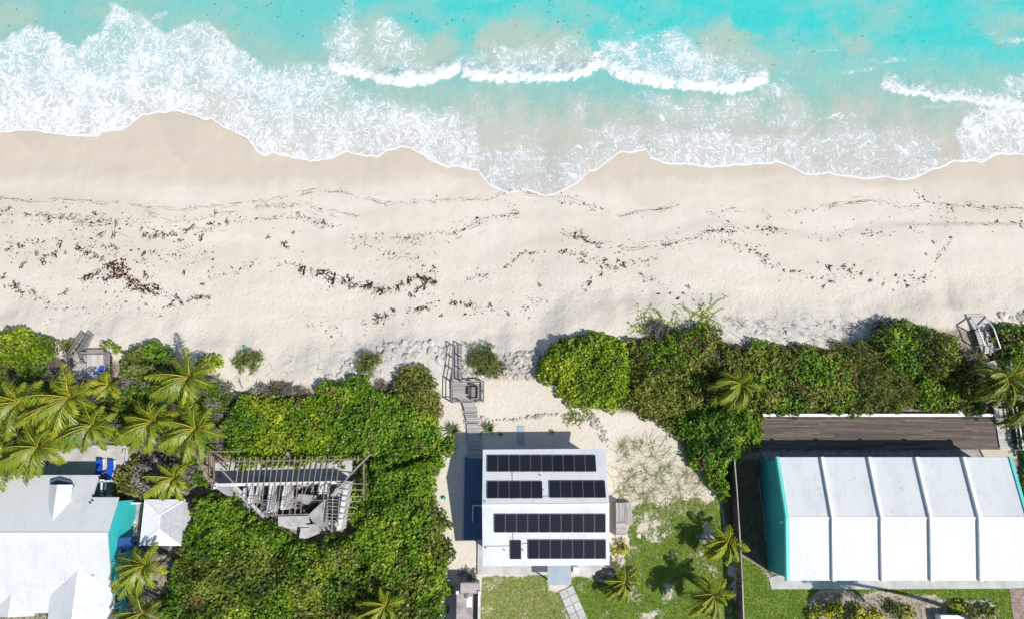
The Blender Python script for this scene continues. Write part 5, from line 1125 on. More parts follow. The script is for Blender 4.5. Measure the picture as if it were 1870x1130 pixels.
canopy('sea_grape_shrub', 'small sea grape beside the plank walkway', [(802, 800), (815, 792), (832, 800), (842, 815), (836, 832), (815, 838), (803, 825)], 1.1, 'grapey', seed=65, edge=.8, mix=('grape', .5, .7))
for i, (x, y, rx, ry, k, h, lb) in enumerate(((1500, 1120, 22, 20, 'croton', .9, 'yellow croton bush, leftmost in the garden bed'), (1530, 1112, 15, 14, 'croton', .8, 'yellow croton bush second in the garden bed'), (1545, 1124, 14, 14, 'dark', .9, 'dark green shrub between the croton bushes'),
                                           (1575, 1122, 18, 14, 'croton', .8, 'rounded croton bush in the middle of the garden bed'), (1602, 1124, 14, 15, 'croton', .8, 'croton bush right of the bed middle'), (1640, 1112, 16, 14, 'olive', .7, 'olive shrub in the garden bed by the palm shadow'),
                                           (1668, 1116, 12, 13, 'croton', .7, 'small croton bush left of the white lidded box'), (1757, 1115, 14, 14, 'croton', .7, 'croton bush right of the white lidded box'), (1810, 1122, 18, 16, 'dark', .9, 'dark green bush at the right end of the garden bed'),
                                           (1775, 1118, 10, 14, 'dark', .8, 'dark purple-green bush beside the right croton'), (1136, 995, 14, 13, 'croton', .6, 'spiky yellow-green plant at the shed end'), (850, 1050, 18, 12, 'twig', .5, 'sparse pale weed clump by the concrete shed'))):
    pl = [(x + rx * math.cos(a), y + ry * math.sin(a)) for a in np.linspace(0, 6.28, 11)[:-1]]
    canopy('garden_bush' if k != 'twig' else 'weed_clump', lb, pl, h * 1.35, k, seed=70 + i, edge=.7, stems=0 if k == 'twig' else 1, bias=.12 if k == 'croton' else 0, lump=.6)

# ------------------------------------------------------------------ palms
WIND = np.array([-.80, -.60, 0.0]); AZW = math.atan2(WIND[1], WIND[0])
def frond(C, az, e0, L, r, young=0.0):
    n = 15; ds = L / (n - 1); p = np.array(C, float); pts = [p.copy()]; tang = []; a, e = az, e0
    droop = r.uniform(1.0, 2.0); bend = r.uniform(.3, 1.0)
    for i in range(n - 1):
        s = i / (n - 1); ei = e - droop * s ** 1.3; ai = a + bend * s * math.sin(AZW - a)
        d = np.array([math.cos(ei) * math.cos(ai), math.cos(ei) * math.sin(ai), math.sin(ei)]); p = p + d * ds; pts.append(p.copy()); tang.append(d)
    tang.append(tang[-1]); pts = np.array(pts); tang = np.array(tang)
    m = 36; s = np.linspace(.10, .985, m); i0 = np.minimum((s * (n - 1)).astype(int), n - 2); f = s * (n - 1) - i0
    B = pts[i0] + (pts[i0 + 1] - pts[i0]) * f[:, None]; T_ = tang[i0]
    side = np.cross(T_, [0, 0, 1.0]); side /= np.linalg.norm(side, axis=1, keepdims=True) + 1e-9
    ln = L * .33 * np.sin(np.pi * np.clip(.12 + .86 * s, 0, 1)) ** .6 * (1 - .35 * s) + .08
    V = []; tint = []; shade = r.uniform(-.18, .18)
    for sg in (-1, 1):
        d = side * sg * .80 + T_ * (.55 + .4 * s[:, None]) + WIND * .38 + np.array([0, 0, -.42]) + r.normal(size=(m, 3)) * .13
        d /= np.linalg.norm(d, axis=1, keepdims=True); l = ln * r.uniform(.7, 1.12, m)
        w = np.cross(d, np.cross(T_, d) + [0, 0, .6]); w /= np.linalg.norm(w, axis=1, keepdims=True) + 1e-9
        up = np.array([0, 0, .02]); mid = B + d * (l * .45)[:, None]; tip = B + d * l[:, None] + np.array([0, 0, -1]) * (l * .22)[:, None]; hw = .052
        V.append(np.stack([B, mid - w * hw, tip, mid + w * hw], 1)); tint.append(np.clip(.45 + shade + r.uniform(-.2, .2, m) + .14 * s + young, 0, 1))
    V = np.concatenate(V).reshape(-1, 4, 3); tint = np.concatenate(tint); nl = len(V)
    # rachis: flattened strip of quads
    rd = []
    for i in range(n - 1):
        w0 = .055 * (1 - .8 * i / n); w1 = .055 * (1 - .8 * (i + 1) / n); sd = np.cross(tang[i], [0, 0, 1.]); sd /= np.linalg.norm(sd) + 1e-9; upv = np.cross(sd, tang[i])
        a0, a1 = pts[i] + upv * .03, pts[i + 1] + upv * .03
        rd.append([a0 - sd * w0, a1 - sd * w1, a1 + upv * w1 * .6, a0 + upv * w0 * .6]); rd.append([a0 + upv * w0 * .6, a1 + upv * w1 * .6, a1 + sd * w1, a0 + sd * w0])
    V = np.concatenate([V, np.array(rd)]); tint = np.concatenate([tint, np.full(len(rd), .5)])
    return V, tint, np.concatenate([np.zeros(nl, int), np.ones(len(rd), int)])

def palm(px, py, h, label, nf=17, L=3.1, seed=0, group='coconut palms', lean=(.5, .25), young=0.0, dead=2, base=None):
    r = np.random.default_rng(seed + 500); young = young + r.uniform(-.1, .08); L = L * r.uniform(.92, 1.06)
    g = G(px, py); C = U(px, py, g[2] + h); bx, by = (C[0] + lean[0] * h * .25, C[1] + lean[1] * h * .25) if base is None else U(*base)[:2]; bz = tz(bx, by)
    root = thing('coconut_palm', label, 'palm', (bx, by, bz), group); loc = np.array([bx, by, bz])
    tp = [(bx + (C[0] - bx) * f ** 1.6, by + (C[1] - by) * f ** 1.6, bz - .05 + (C[2] - .15 - bz) * f) for f in np.linspace(0, 1, 9)]
    MB().tube(tp, [.22 - .11 * f for f in np.linspace(0, 1, 9)], 8).build('trunk', M_TRUNK, root)
    MB().tube([(C[0], C[1], C[2] - .35), (C[0], C[1], C[2] - .05), (C[0], C[1], C[2] + .25)], [.12, .2, .05], 7).build('crown_shaft', M_RACHIS, root)
    nf += 6
    for i in range(nf):
        a = 2 * math.pi * (i * .381966) + r.uniform(-.2, .2); a0_ = a; a = a + .95 * math.sin(AZW - a); e0 = math.radians(r.uniform(68, 80) - 62 * (i / nf) ** .9)
        V, ti, mi = frond(C, a, e0, L * 1.24 * r.uniform(.8, 1.12) * (1 if i > 2 else .75) * (.82 + .18 * math.cos(a - AZW)), r, young)
        link('frond', fast_mesh('frond', V - loc, 4, dict(tint=ti), [M_PALM, M_RACHIS], mi), root, loc)
    for i in range(dead):
        a = AZW + math.pi + r.uniform(-1, 1); V, ti, mi = frond(C - [0, 0, .2], a, -.5, L * .7, r)
        link('dry_frond', fast_mesh('dry_frond', V - loc, 4, dict(tint=ti * .8), [M_GREYTW, M_RACHIS], mi), root, loc)
    return root
for i, (x, y, h, L, nf, lb, kw) in enumerate((
    (38, 735, 4.6, 3.5, 17, 'large coconut palm at the far left, leftmost of the upper palms', {}), (130, 727, 5.0, 3.7, 18, 'large coconut palm directly below the left beach deck walkway', {}),
    (199, 704, 2.0, 2.0, 9, 'small bright palm beside the blue tarpaulin deck', dict(young=.18)), (348, 690, 4.6, 3.4, 16, 'lone coconut palm nearest the beach, right of the left deck', {}),
    (172, 777, 4.6, 3.3, 16, 'coconut palm just above the pale terrace', {}), (282, 771, 4.4, 3.1, 15, 'coconut palm between the beach palm and the ruin, left of a pair', {}), (358, 783, 4.4, 3.2, 16, 'coconut palm above the left corner of the ruin', {}),
    (72, 817, 5.4, 3.3, 18, 'coconut palm overhanging the turquoise house roof', {}), (-6, 800, 5.2, 3.3, 15, 'coconut palm cut by the left edge above the white roof', {}), (-4, 848, 5.0, 2.8, 14, 'lower coconut palm at the left edge over the roof eave', {}),
    (318, 873, 3.4, 2.3, 13, 'small palm over the grey-green shrub above the hut', {}), (268, 1032, 4.2, 2.9, 14, 'coconut palm between the turquoise wall and the big thicket', {}), (262, 1118, 3.8, 2.7, 13, 'palm at the bottom edge beside the turquoise wall', {}),
    (704, 1105, 3.4, 2.5, 13, 'palm growing out of the thicket at the bottom edge', {}), (1328, 988, 2.3, 2.2, 12, 'short palm leaning over the board fence, upper of two', dict(lean=(.1, .0))), (1303, 1085, 3.6, 2.6, 14, 'short palm on the lawn by the fence, lower of two', dict(lean=(.1, .0))),
    (1352, 702, 3.4, 2.6, 14, 'coconut palm rising from the hedge left of the brown deck', dict(young=-.05)), (1836, 690, 3.8, 3.0, 15, 'wind-blown palm over the garden walkway', dict(young=-.28)), (1880, 735, 3.6, 2.8, 12, 'dark palm at the right edge beside the walkway', dict(young=-.3)),
    (1140, 1062, 1.0, 2.2, 11, 'low young palm beside the charcoal covered heap', dict(lean=(0, 0), dead=0)), (1797, 1196, 10.0, 2.9, 17, 'leaning palm at the bottom edge whose shadow falls on the apron', dict(base=(1750, 1118))))):
    palm(x, y, h, lb, nf, L, i, **kw)

# agaves: rosettes of stiff blades
def agave(px, py, n, L, label, mat=M_AGAVE):
    g = G(px, py); r = np.random.default_rng(int(px)); root = thing('agave', label, 'agave', g, 'agaves')
    for i in range(n):
        a = i * 2.39996; e = math.radians(20 + 55 * (1 - i / n)) if i else 1.4; e = math.radians(78 - 60 * (i / n)); l = L * r.uniform(.8, 1.1)
        d = np.array([math.cos(e) * math.cos(a), math.cos(e) * math.sin(a), math.sin(e)]); s_ = np.array([-math.sin(a), math.cos(a), 0]); u = np.cross(d, s_)
        b = g + [0, 0, .06]; V = []
        m1 = b + d * l * .45 + [0, 0, .02]; tip = b + d * l - [0, 0, .1 * l]; w = .07 * L
        V = [[b - s_ * w * .5, m1 - s_ * w, m1 - u * .03, b], [b, m1 - u * .03, m1 + s_ * w, b + s_ * w * .5], [m1 - s_ * w, tip, tip, m1 - u * .03], [m1 - u * .03, tip, tip, m1 + s_ * w]]
        V[2][2] = tip + s_ * .004; V[3][2] = tip + s_ * .008
        link('blade', fast_mesh('blade', np.array(V) - g, 4, dict(tint=np.full(4, r.uniform(.3, .95))), [mat]), root, g)
agave(893, 782, 34, 1.0, 'grey-green agave rosette right of the plank walkway'); agave(828, 786, 38, 1.15, 'large dark agave rosette left of the plank walkway')
for x, y, lb in ((914, 792, 'small dark agave in the shade nearest the right rosette'), (1008, 788, 'small dark agave in the house shadow, rightmost')):
    agave(x, y, 14, .45, lb, M_DARKLEAF)

# ------------------------------------------------------------------ stones
def stone_mesh(seed, flat=.6):
    r = np.random.default_rng(seed); g = (1 + 5 ** .5) / 2
    v = np.array([(-1, g, 0), (1, g, 0), (-1, -g, 0), (1, -g, 0), (0, -1, g), (0, 1, g), (0, -1, -g), (0, 1, -g), (g, 0, -1), (g, 0, 1), (-g, 0, -1), (-g, 0, 1)], float)
    v /= np.linalg.norm(v[0]); v *= (1 + r.uniform(-.28, .28, (12, 1))); v *= np.array([r.uniform(.8, 1.25), r.uniform(.7, 1.1), flat])
    f = [(0, 11, 5), (0, 5, 1), (0, 1, 7), (0, 7, 10), (0, 10, 11), (1, 5, 9), (5, 11, 4), (11, 10, 2), (10, 7, 6), (7, 1, 8), (3, 9, 4), (3, 4, 2), (3, 2, 6), (3, 6, 8), (3, 8, 9), (4, 9, 5), (2, 4, 11), (6, 2, 10), (8, 6, 7), (9, 8, 1)]
    me = bpy.data.meshes.new('stone'); me.from_pydata([tuple(p) for p in v], [], f); return me
STONES = [stone_mesh(i) for i in range(7)]; FLATS = [stone_mesh(20 + i, .35) for i in range(6)]
TANS = [stone_mesh(40 + i) for i in range(2)]
for s_ in STONES + FLATS: s_.materials.append(M_STONE)
for s_ in TANS: s_.materials.append(M_TANSTONE)
def stones(root, poly, n, r0, r1, meshes, sink=.25, name='stone'):
    P_ = np.array(poly); lo, hi = P_.min(0), P_.max(0); k = 0; tries = 0
    while k < n and tries < n * 20:
        tries += 1; x, y = random.uniform(lo[0], hi[0]), random.uniform(lo[1], hi[1])
        if sdist(np.array([x]), np.array([y]), poly)[0] < 0: continue
        r_ = random.uniform(r0, r1) * random.choice((.7, .85, 1, 1, 1.25)); g = G(x, y, r_ * sink); k += 1
        link(name, random.choice(meshes), root, g, rot=(random.uniform(-.5, .5), random.uniform(-.5, .5), random.uniform(0, 6.3)), scale=(r_, r_, r_))
RV = thing('rock_revetment', 'bank of broken white stones between the feathery bush and the sea grape dome', 'rocks', G(935, 668))
stones(RV, [(890, 690), (915, 660), (925, 645), (985, 640), (990, 695), (960, 690)], 190, .14, .30, STONES)
RV2 = thing('rock_revetment', 'patch of white stones beside the middle beach stair', 'rocks', G(862, 680)); stones(RV2, [(845, 665), (860, 672), (885, 684), (884, 694), (846, 694)], 45, .12, .26, STONES)
RW = thing('stone_border', 'curved row of pale garden stones north of the solar house', 'stone border', G(980, 766))
for i in range(52):
    f = i / 51; x = 880 + 190 * f + random.uniform(-2, 2); y = 764 + 4 * math.sin(f * 7) - 4 * f + random.uniform(-1.6, 1.6); r_ = random.choice((.10, .13, .16, .22, .28))
    link('stone', random.choice(TANS if i in (6, 7, 21, 22) else STONES), RW, G(x, y, r_ * .3), rot=(random.uniform(-.4, .4), 0, random.uniform(0, 6)), scale=(r_, r_, r_))
RC = thing('stone_border', 'loose band of white stones at the garden corner below the sea grape dome', 'stone border', G(1092, 785)); stones(RC, [(1070, 758), (1085, 754), (1104, 780), (1118, 815), (1108, 815), (1090, 790)], 75, .10, .24, STONES)
RE = thing('stone_border', 'short stone edging beside the east wall of the solar house', 'stone border', G(1128, 1030)); stones(RE, [(1120, 1003), (1134, 1005), (1140, 1060), (1130, 1066), (1122, 1040)], 48, .10, .24, STONES + TANS[:1])
RP = thing('stone_border', 'small stones lining the plank walkway', 'stone border', G(860, 770))
for (x0, y0, x1, y1) in ((843, 735, 854, 800), (868, 735, 880, 800)):
    for i in range(15):
        f = i / 14; r_ = random.uniform(.06, .13); link('stone', random.choice(STONES), RP, G(x0 + (x1 - x0) * f + random.uniform(-1, 1), y0 + (y1 - y0) * f, r_ * .4), rot=(0, 0, random.uniform(0, 6)), scale=(r_, r_, r_))
LO = thing('limestone_outcrop', 'pale cracked limestone outcrop at the dune edge left of the middle stair', 'rocks', G(740, 655))
stones(LO, [(590, 690), (640, 660), (700, 628), (760, 620), (826, 635), (822, 672), (800, 668), (770, 650), (720, 660), (690, 690), (620, 700)], 110, .2, .6, FLATS, -.08)
LO2 = thing('limestone_outcrop', 'low white limestone ledge seaward of the olive shrub and hedge', 'rocks', G(1400, 600))
stones(LO2, [(1160, 592), (1290, 578), (1350, 582), (1480, 590), (1590, 585), (1590, 608), (1480, 622), (1380, 612), (1320, 608), (1250, 592), (1180, 606)], 60, .12, .36, FLATS, -.1)
LO3 = thing('limestone_outcrop', 'white limestone rubble at the right edge above the stair shrub', 'rocks', G(1850, 578)); stones(LO3, [(1825, 575), (1900, 570), (1900, 600), (1850, 588)], 40, .2, .5, FLATS, .0)
YG = thing('rubble_heap', 'pale rubble between the turquoise wall and the white hut', 'rubble', G(240, 965)); stones(YG, [(233, 955), (250, 945), (252, 975), (236, 975)], 30, .14, .34, STONES + TANS)
for x, y, lb in ((1166, 977, 'white stone on the lawn, left of two'), (1211, 976, 'white stone on the lawn, right of two')):
    o = link('garden_stone', STONES[1], None, G(x, y, .05), scale=(.3, .26, .3)); tag(o, lb, 'stone', 'white lawn stones')

# ------------------------------------------------------------------ seaweed
M_WEED = leafmat('dry_seaweed', (0.033, 0.014, 0.011), (0.068, 0.030, 0.024), (0.13, 0.072, 0.054), 0.0, 0.9, 0.1)
def weed_pieces(P_, size, r, lift=.03, stretch=3.0):
    """small curled scraps of weed lying on the sand"""
    n = len(P_); z = terrain(P_[:, 0], P_[:, 1]); pts = np.stack([P_[:, 0], P_[:, 1], z + lift * r.uniform(.3, 1.2, n)], 1)
    a = r.uniform(0, np.pi, n) * .55 - .5; a = np.where(r.uniform(size=n) < .35, r.uniform(0, 6.28, n), a)
    t1 = np.stack([np.cos(a), np.sin(a), r.normal(size=n) * .15], 1); t2 = np.stack([-np.sin(a), np.cos(a), r.normal(size=n) * .3], 1)
    s = size[:, None, None]; tp = np.array([(-.5, 0), (-.15, -.16), (.3, -.13), (.5, .05), (.1, .17)]); j = r.uniform(.6, 1.4, (n, 5, 1))
    return pts[:, None, :] + s * j * (tp[None, :, 0, None] * t1[:, None, :] + tp[None, :, 1, None] * t2[:, None, :])
r = np.random.default_rng(11)
LINES = [([(-20, 360), (60, 366), (130, 366), (220, 372), (330, 378), (440, 372), (520, 352), (580, 345), (640, 352)], 420, 3), ([(640, 352), (700, 368), (760, 368), (830, 362), (880, 358), (940, 345), (1010, 360), (1080, 380), (1130, 395), (1170, 385), (1250, 372)], 420, 3),
         ([(260, 385), (300, 405), (360, 400), (420, 385), (480, 372), (540, 375), (600, 385), (660, 395)], 380, 4), ([(-20, 382), (60, 395), (120, 400), (180, 410), (250, 430), (300, 436), (350, 428), (400, 415), (450, 405), (540, 390), (590, 410), (640, 425), (700, 435), (760, 432), (830, 420), (880, 405), (950, 385)], 1150, 8),
         ([(-20, 400), (80, 395), (200, 400), (300, 410)], 380, 10), ([(-20, 440), (100, 450), (200, 455), (300, 475), (400, 460)], 950, 22), ([(-20, 500), (30, 525), (60, 535), (110, 562)], 170, 9), ([(150, 505), (200, 500), (260, 525), (330, 545), (390, 545)], 480, 11), ([(90, 570), (200, 560), (300, 575), (330, 560)], 120, 10),
         ([(540, 485), (600, 510), (660, 522), (720, 530), (760, 510), (800, 515)], 420, 8), ([(660, 595), (720, 578), (800, 560), (850, 555), (900, 575), (950, 565), (1000, 540)], 330, 9), ([(380, 500), (430, 505), (470, 480), (540, 485)], 130, 6), ([(640, 440), (680, 455), (740, 465), (800, 500)], 200, 10),
         ([(820, 512), (880, 508), (925, 490), (950, 465), (1000, 462), (1060, 470), (1100, 485), (1140, 485), (1200, 480)], 330, 5), ([(1060, 530), (1080, 510), (1100, 495), (1135, 485)], 150, 5), ([(1140, 500), (1190, 520), (1230, 540), (1290, 560)], 140, 9),
         ([(1020, 425), (1060, 435), (1090, 450), (1150, 458), (1230, 440), (1300, 418), (1420, 425)], 520, 6), ([(1420, 425), (1560, 432), (1700, 410), (1890, 412)], 300, 7), ([(1380, 480), (1450, 500), (1520, 510), (1560, 500), (1600, 515), (1650, 525), (1690, 510), (1705, 470), (1730, 440)], 300, 9),
         ([(1310, 440), (1360, 450), (1400, 480)], 110, 8), ([(1290, 390), (1380, 380), (1450, 392), (1550, 370), (1600, 362), (1640, 375), (1720, 370), (1890, 385)], 330, 4), ([(1670, 350), (1700, 375), (1740, 385)], 60, 5), ([(1010, 345), (1060, 365), (1090, 390)], 60, 6), ([(560, 590), (590, 600), (640, 620)], 60, 12)]
P_ = []; S_ = []
for L, n, w in LINES:
    L = np.array(L, float); seg = np.linalg.norm(np.diff(L, axis=0), axis=1); cum = np.concatenate([[0], np.cumsum(seg)]); u_ = r.uniform(0, cum[-1], n * 2)
    x = np.interp(u_, cum, L[:, 0]); y = np.interp(u_, cum, L[:, 1]) + r.normal(size=n * 2) * w * np.where(r.uniform(size=n * 2) < .3, 1.8, .5) + 16 * (fbm(x * .018, x * 0 + w, 14) - .5); k = fbm(x * .045, y * .045, 7) + r.uniform(-.22, .22, n * 2) > .49
    x = x[k]; y = y[k]; q = np.array([U(a, b, -2.2)[:2] for a, b in zip(x, y)]); P_.append(q); S_.append(np.clip(r.lognormal(-2.15, .65, len(q)), .035, .55) * (.55 if w < 5 else .82))
x = r.uniform(0, 1870, 500); y = r.uniform(330, 600, 500); P_.append(np.array([U(a, b, -2.2)[:2] for a, b in zip(x, y)])); S_.append(r.uniform(.03, .10, 500))
P_ = np.concatenate(P_); S_ = np.concatenate(S_)
V = weed_pieces(P_, S_, r); V2 = weed_pieces(P_ + r.normal(size=P_.shape) * .05, S_ * .7, r, .06); V = np.concatenate([V, V2])
o = link('seaweed_scraps', fast_mesh('seaweed_scraps', V, 5, dict(tint=r.uniform(0, .8, len(V))), [M_WEED]), None, (0, 0, 0)); tag(o, 'scattered dark scraps of dried seaweed in wavy wrack lines', 'seaweed', kind='stuff')
# thin twigs of the finer wrack lines
V = []
for L, n, w in [LINES[i] for i in (0, 1, 2, 3, 20, 16)]:
    L = np.array(L, float); cum = np.concatenate([[0], np.cumsum(np.linalg.norm(np.diff(L, axis=0), axis=1))])
    for k in range(int(cum[-1] / 9)):
        u0 = r.uniform(0, cum[-1]); l = r.uniform(6, 26); off = r.normal() * w * .8
        us = np.linspace(u0, u0 + l, 4); q = np.array([U(np.interp(a, cum, L[:, 0]), np.interp(a, cum, L[:, 1]) + off + 16 * (fbm(np.array([np.interp(a, cum, L[:, 0]) * .018]), np.array([float(w)]), 14)[0] - .5) + r.normal() * .6, -2.2) for a in us])
        if fbm(np.array([u0 * .03]), np.array([w * 3.]), 8)[0] < .45: continue
        q[:, 2] = terrain(q[:, 0], q[:, 1]) + .012
        for a, b in zip(q[:-1], q[1:]): V.append([a + [0, -.012, 0], b + [0, -.012, 0], b + [0, .012, .01], a + [0, .012, .01]])
o = link('wrack_twigs', fast_mesh('wrack_twigs', np.array(V), 4, dict(tint=r.uniform(.2, 1, len(V))), [M_WEED]), None, (0, 0, 0)); tag(o, 'thin stems of wrack drawn out along the tide lines', 'seaweed', kind='stuff')
# the larger clumps, each a heap of its own
def clump_mesh(seed):
    r = np.random.default_rng(seed); n = 40; a = r.uniform(0, 6.28, n) ; d = r.uniform(0, 1.25, n) ** .8; ex = r.uniform(.6, 1.0)
    p = np.stack([np.cos(a) * d, np.sin(a) * d * ex + .35 * np.cos(a * 2) * d, .16 * (1 - d) + .03 + r.uniform(0, .06, n)], 1)
    nr = r.normal(size=(n, 3)) * .5 + [0, 0, 1]; nr /= np.linalg.norm(nr, axis=1, keepdims=True)
    V = leaves(p, nr, np.array([(-.5, -.1), (-.1, -.3), (.5, -.05), (.2, .25), (-.3, .28)]), .42, .6, r, None)
    return fast_mesh('seaweed_clump', V, 5, dict(tint=r.uniform(0, .7, n)), [M_WEED])
CL = [clump_mesh(i) for i in range(8)]
CLUMPS = {'dark seaweed clump in the big heap left of the beach centre': [(205, 480, 11), (196, 487, 10), (215, 490, 12), (226, 486, 9), (207, 500, 10), (195, 510, 8), (218, 506, 10), (232, 503, 8), (240, 515, 10), (236, 524, 9), (250, 530, 9), (262, 528, 8), (275, 532, 10), (287, 527, 9), (266, 502, 6), (283, 538, 7), (175, 470, 9), (186, 474, 6), (160, 462, 9), (146, 455, 7), (165, 505, 8), (155, 510, 6), (178, 498, 6)],
          'dark seaweed clump in the upper left wrack line': [(300, 430, 7), (310, 428, 7), (320, 430, 8), (285, 432, 7), (262, 428, 8), (272, 436, 6), (340, 422, 7), (350, 415, 7), (367, 436, 8), (330, 440, 6), (205, 428, 7), (212, 408, 6), (383, 408, 6), (415, 405, 5), (186, 426, 6), (175, 390, 6), (15, 380, 6), (50, 392, 7), (205, 450, 7), (258, 420, 5), (395, 390, 5)],
          'dark seaweed clump at the far left of the beach': [(35, 450, 7), (15, 455, 6), (110, 450, 8), (100, 465, 8), (118, 462, 6), (85, 470, 6), (78, 480, 7), (40, 450, 5), (40, 485, 6), (5, 505, 6), (28, 520, 8), (33, 532, 6), (62, 535, 5), (120, 536, 7), (65, 462, 6)],
          'dark seaweed clump below the big heap': [(325, 543, 10), (312, 555, 8), (330, 552, 6), (345, 548, 6), (358, 543, 5), (380, 543, 5), (365, 540, 5), (335, 498, 6), (370, 520, 5), (265, 555, 5)],
          'single dark seaweed clump in the upper middle of the beach': [(518, 445, 9), (524, 452, 6), (490, 435, 5), (534, 425, 4), (592, 408, 6), (543, 390, 5)],
          'dark seaweed clump in the long middle drift': [(548, 490, 7), (556, 498, 7), (593, 497, 8), (583, 502, 5), (607, 512, 9), (628, 515, 7), (640, 510, 9), (648, 524, 6), (668, 522, 9), (678, 520, 7), (690, 530, 8), (700, 533, 6), (710, 527, 6), (727, 524, 6), (735, 518, 7), (745, 513, 9), (768, 508, 9), (780, 512, 9), (790, 518, 8), (775, 524, 6), (762, 530, 6), (795, 487, 6), (752, 540, 5)],
          'dark seaweed clump between the drift and the dune': [(690, 578, 8), (718, 564, 7), (762, 564, 8), (775, 561, 8), (783, 565, 6), (705, 578, 6), (805, 576, 6), (832, 553, 6), (895, 558, 6), (930, 572, 6), (955, 560, 5), (988, 522, 6), (855, 560, 5), (688, 590, 5), (826, 553, 5)],
          'dark seaweed clump in the centre right of the beach': [(1062, 435, 8), (1050, 435, 6), (1072, 442, 7), (1103, 477, 7), (1140, 485, 8), (1100, 488, 6), (1098, 502, 9), (1078, 520, 7), (1070, 530, 6), (1062, 478, 6), (1130, 478, 6), (960, 460, 5), (1222, 538, 6), (1236, 545, 6), (1170, 500, 5)],
          'dark seaweed clump in the right wrack line': [(1515, 492, 8), (1542, 488, 8), (1550, 493, 6), (1590, 512, 8), (1518, 512, 6), (1485, 508, 6), (1448, 495, 7), (1505, 523, 6), (1560, 485, 4), (1573, 500, 5), (1612, 518, 5), (1632, 530, 5), (1655, 522, 5), (1692, 465, 5), (1705, 445, 5), (1735, 435, 5), (1245, 535, 5), (1258, 523, 6), (1665, 505, 4)]}
for lb, lst in CLUMPS.items():
    heap = None
    if 'in the big heap' in lb: heap = thing('seaweed_heap', 'largest dark brown seaweed heap on the left half of the beach', 'seaweed', G(225, 505))
    if 'long middle drift' in lb: heap = thing('seaweed_drift', 'long dark seaweed drift in the middle of the beach', 'seaweed', G(690, 520))
    for x, y, s in lst:
        g = G(x + random.uniform(-2, 2), y + random.uniform(-2, 2), .01); k = s * (.050 if heap else .040 if x < 900 else .030) * random.uniform(.75, 1.2)
        o = link('clump' if heap else 'seaweed_clump', random.choice(CL), heap, g, random.uniform(0, 6.3), scale=(k * random.uniform(1, 1.7), k, min(k, .7)))
        if heap is None: tag(o, lb, 'seaweed', lb.replace('clump', 'clumps'))
# weed scraps drifting in the water
x = r.uniform(0, 1870, 150); y = r.uniform(0, 75, 150) + (x > 1250) * r.uniform(0, 60, 150); q = np.array([U(a, b, SEA + .2) for a, b in zip(x, y)])
nr = np.tile([0, 0, 1.], (150, 1)); V = leaves(q, nr, OVAL, .12, .7, r, None); o = link('floating_weed', fast_mesh('floating_weed', V, 6, dict(tint=r.uniform(0, .3, 150)), [M_WEED]), None, (0, 0, 0)); tag(o, 'dark weed scraps drifting in the turquoise water', 'seaweed', kind='stuff')

# ------------------------------------------------------------------ vines, runners, turf
def stems_stuff(name, label, poly, n, length, width, mat, r, wob=.5, lift=.04, leafy=None, dirs=None):
    P0 = np.array(poly); lo, hi = P0.min(0), P0.max(0); V = []; tips = []
    while n > 0:
        x, y = r.uniform(lo[0], hi[0]), r.uniform(lo[1], hi[1])
        if sdist(np.array([x]), np.array([y]), poly)[0] < 0: continue
        n -= 1; p = U(x, y, -.4)[:2]; a = r.uniform(0, 6.28) if dirs is None else r.choice(dirs) + r.normal() * .3; l = length * r.uniform(.4, 1.3); k = 6; w = width * r.uniform(.7, 1.3)
        pts = [p]
        for i in range(k): a += r.normal() * wob; p = p + np.array([math.cos(a), math.sin(a)]) * l / k; pts.append(p)
        pts = np.array(pts); z = terrain(pts[:, 0], pts[:, 1]) + lift * r.uniform(.5, 2); q = np.c_[pts, z]
        for i in range(k):
            d = pts[i + 1] - pts[i]; s_ = np.array([-d[1], d[0], 0]) / (np.linalg.norm(d) + 1e-9) * w; V.append([q[i] - s_, q[i + 1] - s_, q[i + 1] + s_ + [0, 0, w], q[i] + s_ + [0, 0, w]]); tips.append(q[i + 1])
    if leafy:
        tips = np.array(tips); tips = np.repeat(tips, leafy, 0); tips = tips + r.normal(size=tips.shape) * [.12, .12, .02]
        nr = r.normal(size=tips.shape) * .4 + [0, 0, 1]; nr /= np.linalg.norm(nr, axis=1, keepdims=True)
        V = np.concatenate([np.array(V), leaves(tips, nr, np.array([(-.5, 0), (0, -.35), (.5, 0), (0, .35)]), .17, .4, r, None)])
    V = np.array(V); o = link(name, fast_mesh(name, V, 4, dict(tint=r.uniform(.1, 1, len(V))), [mat]), None, (0, 0, 0)); tag(o, label, 'vine' if 'vine' in name else 'grass', kind='stuff')
r = np.random.default_rng(23)
M_RUN = leafmat('runner_grass', (0.13, 0.14, 0.045), (0.20, 0.215, 0.07), (0.29, 0.29, 0.12), 0.05, 0.8, 0.15)
M_VINE = leafmat('dry_vine', (0.07, 0.055, 0.05), (0.13, 0.11, 0.10), (0.22, 0.19, 0.17), 0.0, 0.9, 0.1)
M_BLADE = leafmat('lawn_blade', (0.07, 0.145, 0.012), (0.165, 0.26, 0.022), (0.33, 0.36, 0.085), 0.15, 0.6, 0.2)
stems_stuff('runner_grass', 'sparse olive grass runners spreading over the sand right of the solar house', [(1118, 840), (1150, 800), (1205, 788), (1240, 825), (1275, 880), (1300, 910), (1230, 930), (1150, 940), (1118, 915)], 210, 1.3, .012, M_RUN, r, .28, .02, None, [.6, 1.0, -.5, 2.6, 2.2, -2.4, .2])
nodes_ = [(x_, y_) for x_, y_ in zip(r.uniform(1125, 1290, 22), r.uniform(805, 925, 22)) if y_ > 790 + (x_ - 1200) * .9] + [(1160, 815), (1190, 830), (1220, 850), (1180, 860), (1150, 860), (1210, 880), (1240, 890), (1140, 890), (1175, 900), (1250, 865)]
V = []
